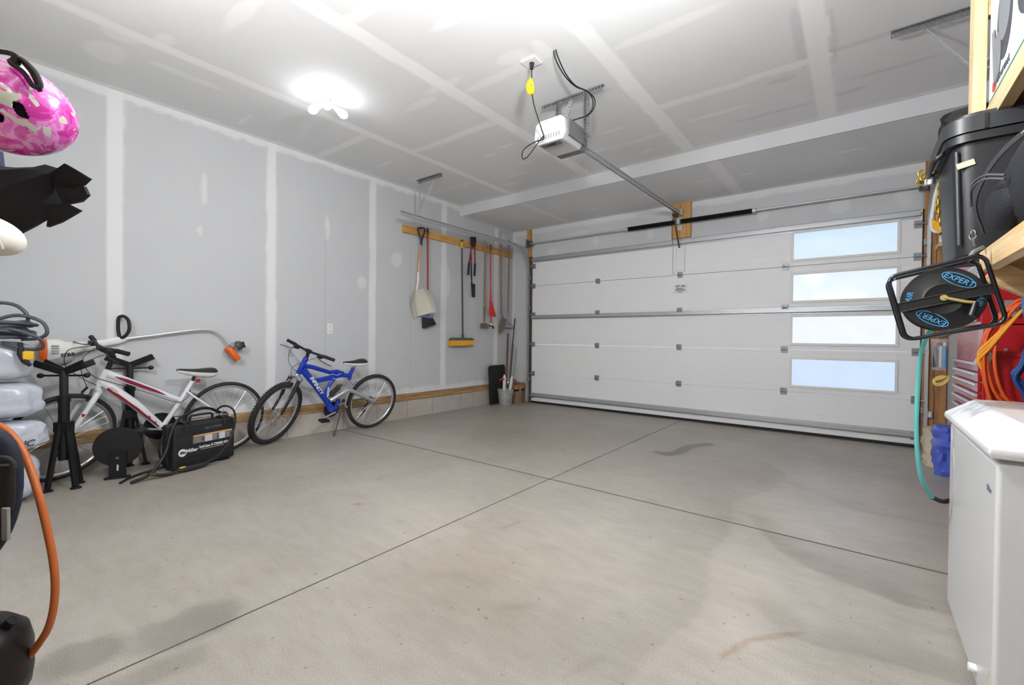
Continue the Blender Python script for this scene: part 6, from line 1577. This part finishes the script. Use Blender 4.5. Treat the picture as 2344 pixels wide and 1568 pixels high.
t = thing('blue_cord_coil', 'coiled blue rope tied with printed blue strap on the cord hook', 'rope', (.72, 3.58, .75))
M_BC = P('cord_blue', '16417e', .55, var=.2, vs=14)
loops(7, 3.575, .645, .80, 1.12, .76, .0085, M_BC, 'loop', t, 21)
MB().tube(spline([V(.70, 3.565, 1.335), V(.705, 3.545, 1.25), V(.72, 3.535, 1.15), V(.73, 3.535, 1.06), V(.745, 3.54, .99)], 5), .02, 8, flat=.25, up=(0, 1, 0)).build('strap', P('strap_blue', '1d5b96', .6, var=.15), t, smooth=60)
text_mesh('HUSKY', .030, .0006, 0, .0004).xf(frame_m((.719, 3.527, 1.13), (.12, 0, -1), (1, 0, .12))).build('lettering', P('print_white2', 'cdd6de', .5), t)
tag(MB().box(-.03, .03, -.045, .045, 0, .0012, frame_m((.575, 3.742, 1.0), (1, 0, -.5), (.5, 0, 1))).build('hang_tag', P('tag_grey', 'c4c1bb', .6)), 'small grey card tag hanging on the red bin rim', 'tag')

# ------------------------------------------------------------------ things by the right jamb
# clear parts bag with bottles
t = thing('clear_parts_bag', 'clear plastic bag of small coloured bottles hanging beside the tool chest', 'bag', (.53, 5.12, .85))
M_CLR = P('clear_plastic', 'dfe8ea', .15, alpha=.28)
tapered(.475, .578, 5.05, 5.17, .86, 1.12, .012, .03).build('bag', M_CLR, t, smooth=40)
for i, (x, y, c, cap) in enumerate(((.50, 5.08, '2b3350', 'c8342c'), (.535, 5.10, 'd8d4cc', '2a2a2c'), (.555, 5.08, '4f92c4', 'e4e4e0'), (.52, 5.135, 'e6e2da', 'c8342c'))):
    b_ = MB().lathe([(0, 0), (.017, 0), (.017, .14), (.009, .165), (.009, .18), (0, .18)], (x, y, .885), (0, 0, 1), 14).build('bottle', P('bottle_' + c, c, .4), t, smooth=40)
    MB().cyl((x, y, 1.062), (x, y, 1.09), .011, 12).build('cap', P('cap_' + cap, cap, .4), b_, smooth=40)
MB().tube([V(.53, 5.11, 1.115), V(.56, 5.05, 1.14), V(.588, 4.96, 1.16)], .003, 6).build('hanging_loop', M_BLACK, t)
t = thing('yellow_rope', 'small loop of pale yellow rope hanging below the clear bag', 'rope', (.53, 5.06, .72))
for k in range(3): MB().tube(spline([V(.58, 5.04, .80 + k * .01), V(.53, 5.05 - k * .008, .815 - k * .012), V(.487 + k * .006, 5.06, .775), V(.505, 5.06 - k * .006, .735 + k * .008), V(.55, 5.05, .748 + k * .01)], 5, True), .006, 7, closed=True).build('loop', P('rope_yellow', 'ddc56e', .7, var=.1), t, smooth=70)
# blue plastic bag and white sack on the floor
tag(sack(.605, 5.14, .095, .13, .40, 15, n=22, k=12, wob=.34).build('blue_plastic_bag', P('bag_blue', '5468cf', .28, var=.45, vs=7, bump=.6, bs=16), smooth=35), 'shiny blue plastic bag standing on the floor beside the tool chest', 'bag')
tag(sack(.60, 5.44, .13, .11, .33, 16, n=22, k=10, wob=.18).build('cream_sack', P('sack_cream', 'c9bfa2', .7, var=.12, vs=12), smooth=35), 'cream sack slumped on the floor behind the blue plastic bag', 'sack')
# curved white-edged board hung from the track
t = thing('snow_sled', 'brown sled with white curved edge and yellow tip hanging near the door', 'sled', (.5, 5.0, 2.0))
edge = [(.545, 2.46), (.52, 2.43), (.495, 2.38), (.475, 2.30), (.462, 2.20), (.453, 2.10), (.455, 2.03), (.475, 1.995), (.51, 1.99)]
MB().tube(spline([V(a, 5.0, b) for a, b in edge], 5), .014, 8).build('edge', P('edge_white', 'dfe4ea', .4), t, smooth=60)
poly = edge + [(.56, 2.0), (.60, 2.12), (.605, 2.32), (.58, 2.45)]
MB().prism([(a, b) for a, b in poly], .012, frame_m((0, 5.012, 0), (1, 0, 0), (0, 0, 1))).build('deck', wood('sled_brown', 'a8704c', '84502f', 'z'), t, bevel=.003)
MB().prism([(.45, 2.10), (.50, 2.06), (.545, 2.0), (.50, 1.975), (.455, 2.02)], .014, frame_m((0, 4.998, 0), (1, 0, 0), (0, 0, 1))).build('tip', M_YEL, t, bevel=.003)
MB().tube([V(.565, 5.0, 2.45), V(.56, 5.0, 2.58)], .003, 6).build('cord', M_BLACK, t)
# small shelf with jar
t = thing('stud_shelf', 'small pale timber ledge fixed between the right wall studs', 'shelf', (.8, 5.3, 1.93))
MB().box(.515, XR, 5.18, 5.42, 1.90, 1.935).build('ledge', W_PALEX, t, bevel=.002)
MB().box(1.0, XR, 5.28, 5.32, 1.70, 1.90).build('bracket', W_PALEX, t, bevel=.002)
t = thing('white_jar', 'small white jar with black lid on the timber ledge', 'jar', (.56, 5.26, 1.935))
MB().lathe([(0, 0), (.028, 0), (.03, .01), (.03, .06), (.024, .07), (0, .07)], (.555, 5.26, 1.935), (0, 0, 1), 18).build('body', M_WHITEP, t, smooth=40)
MB().cyl((.555, 5.26, 2.005), (.555, 5.26, 2.025), .027, 16).build('lid', M_BLACKP, t, smooth=40)
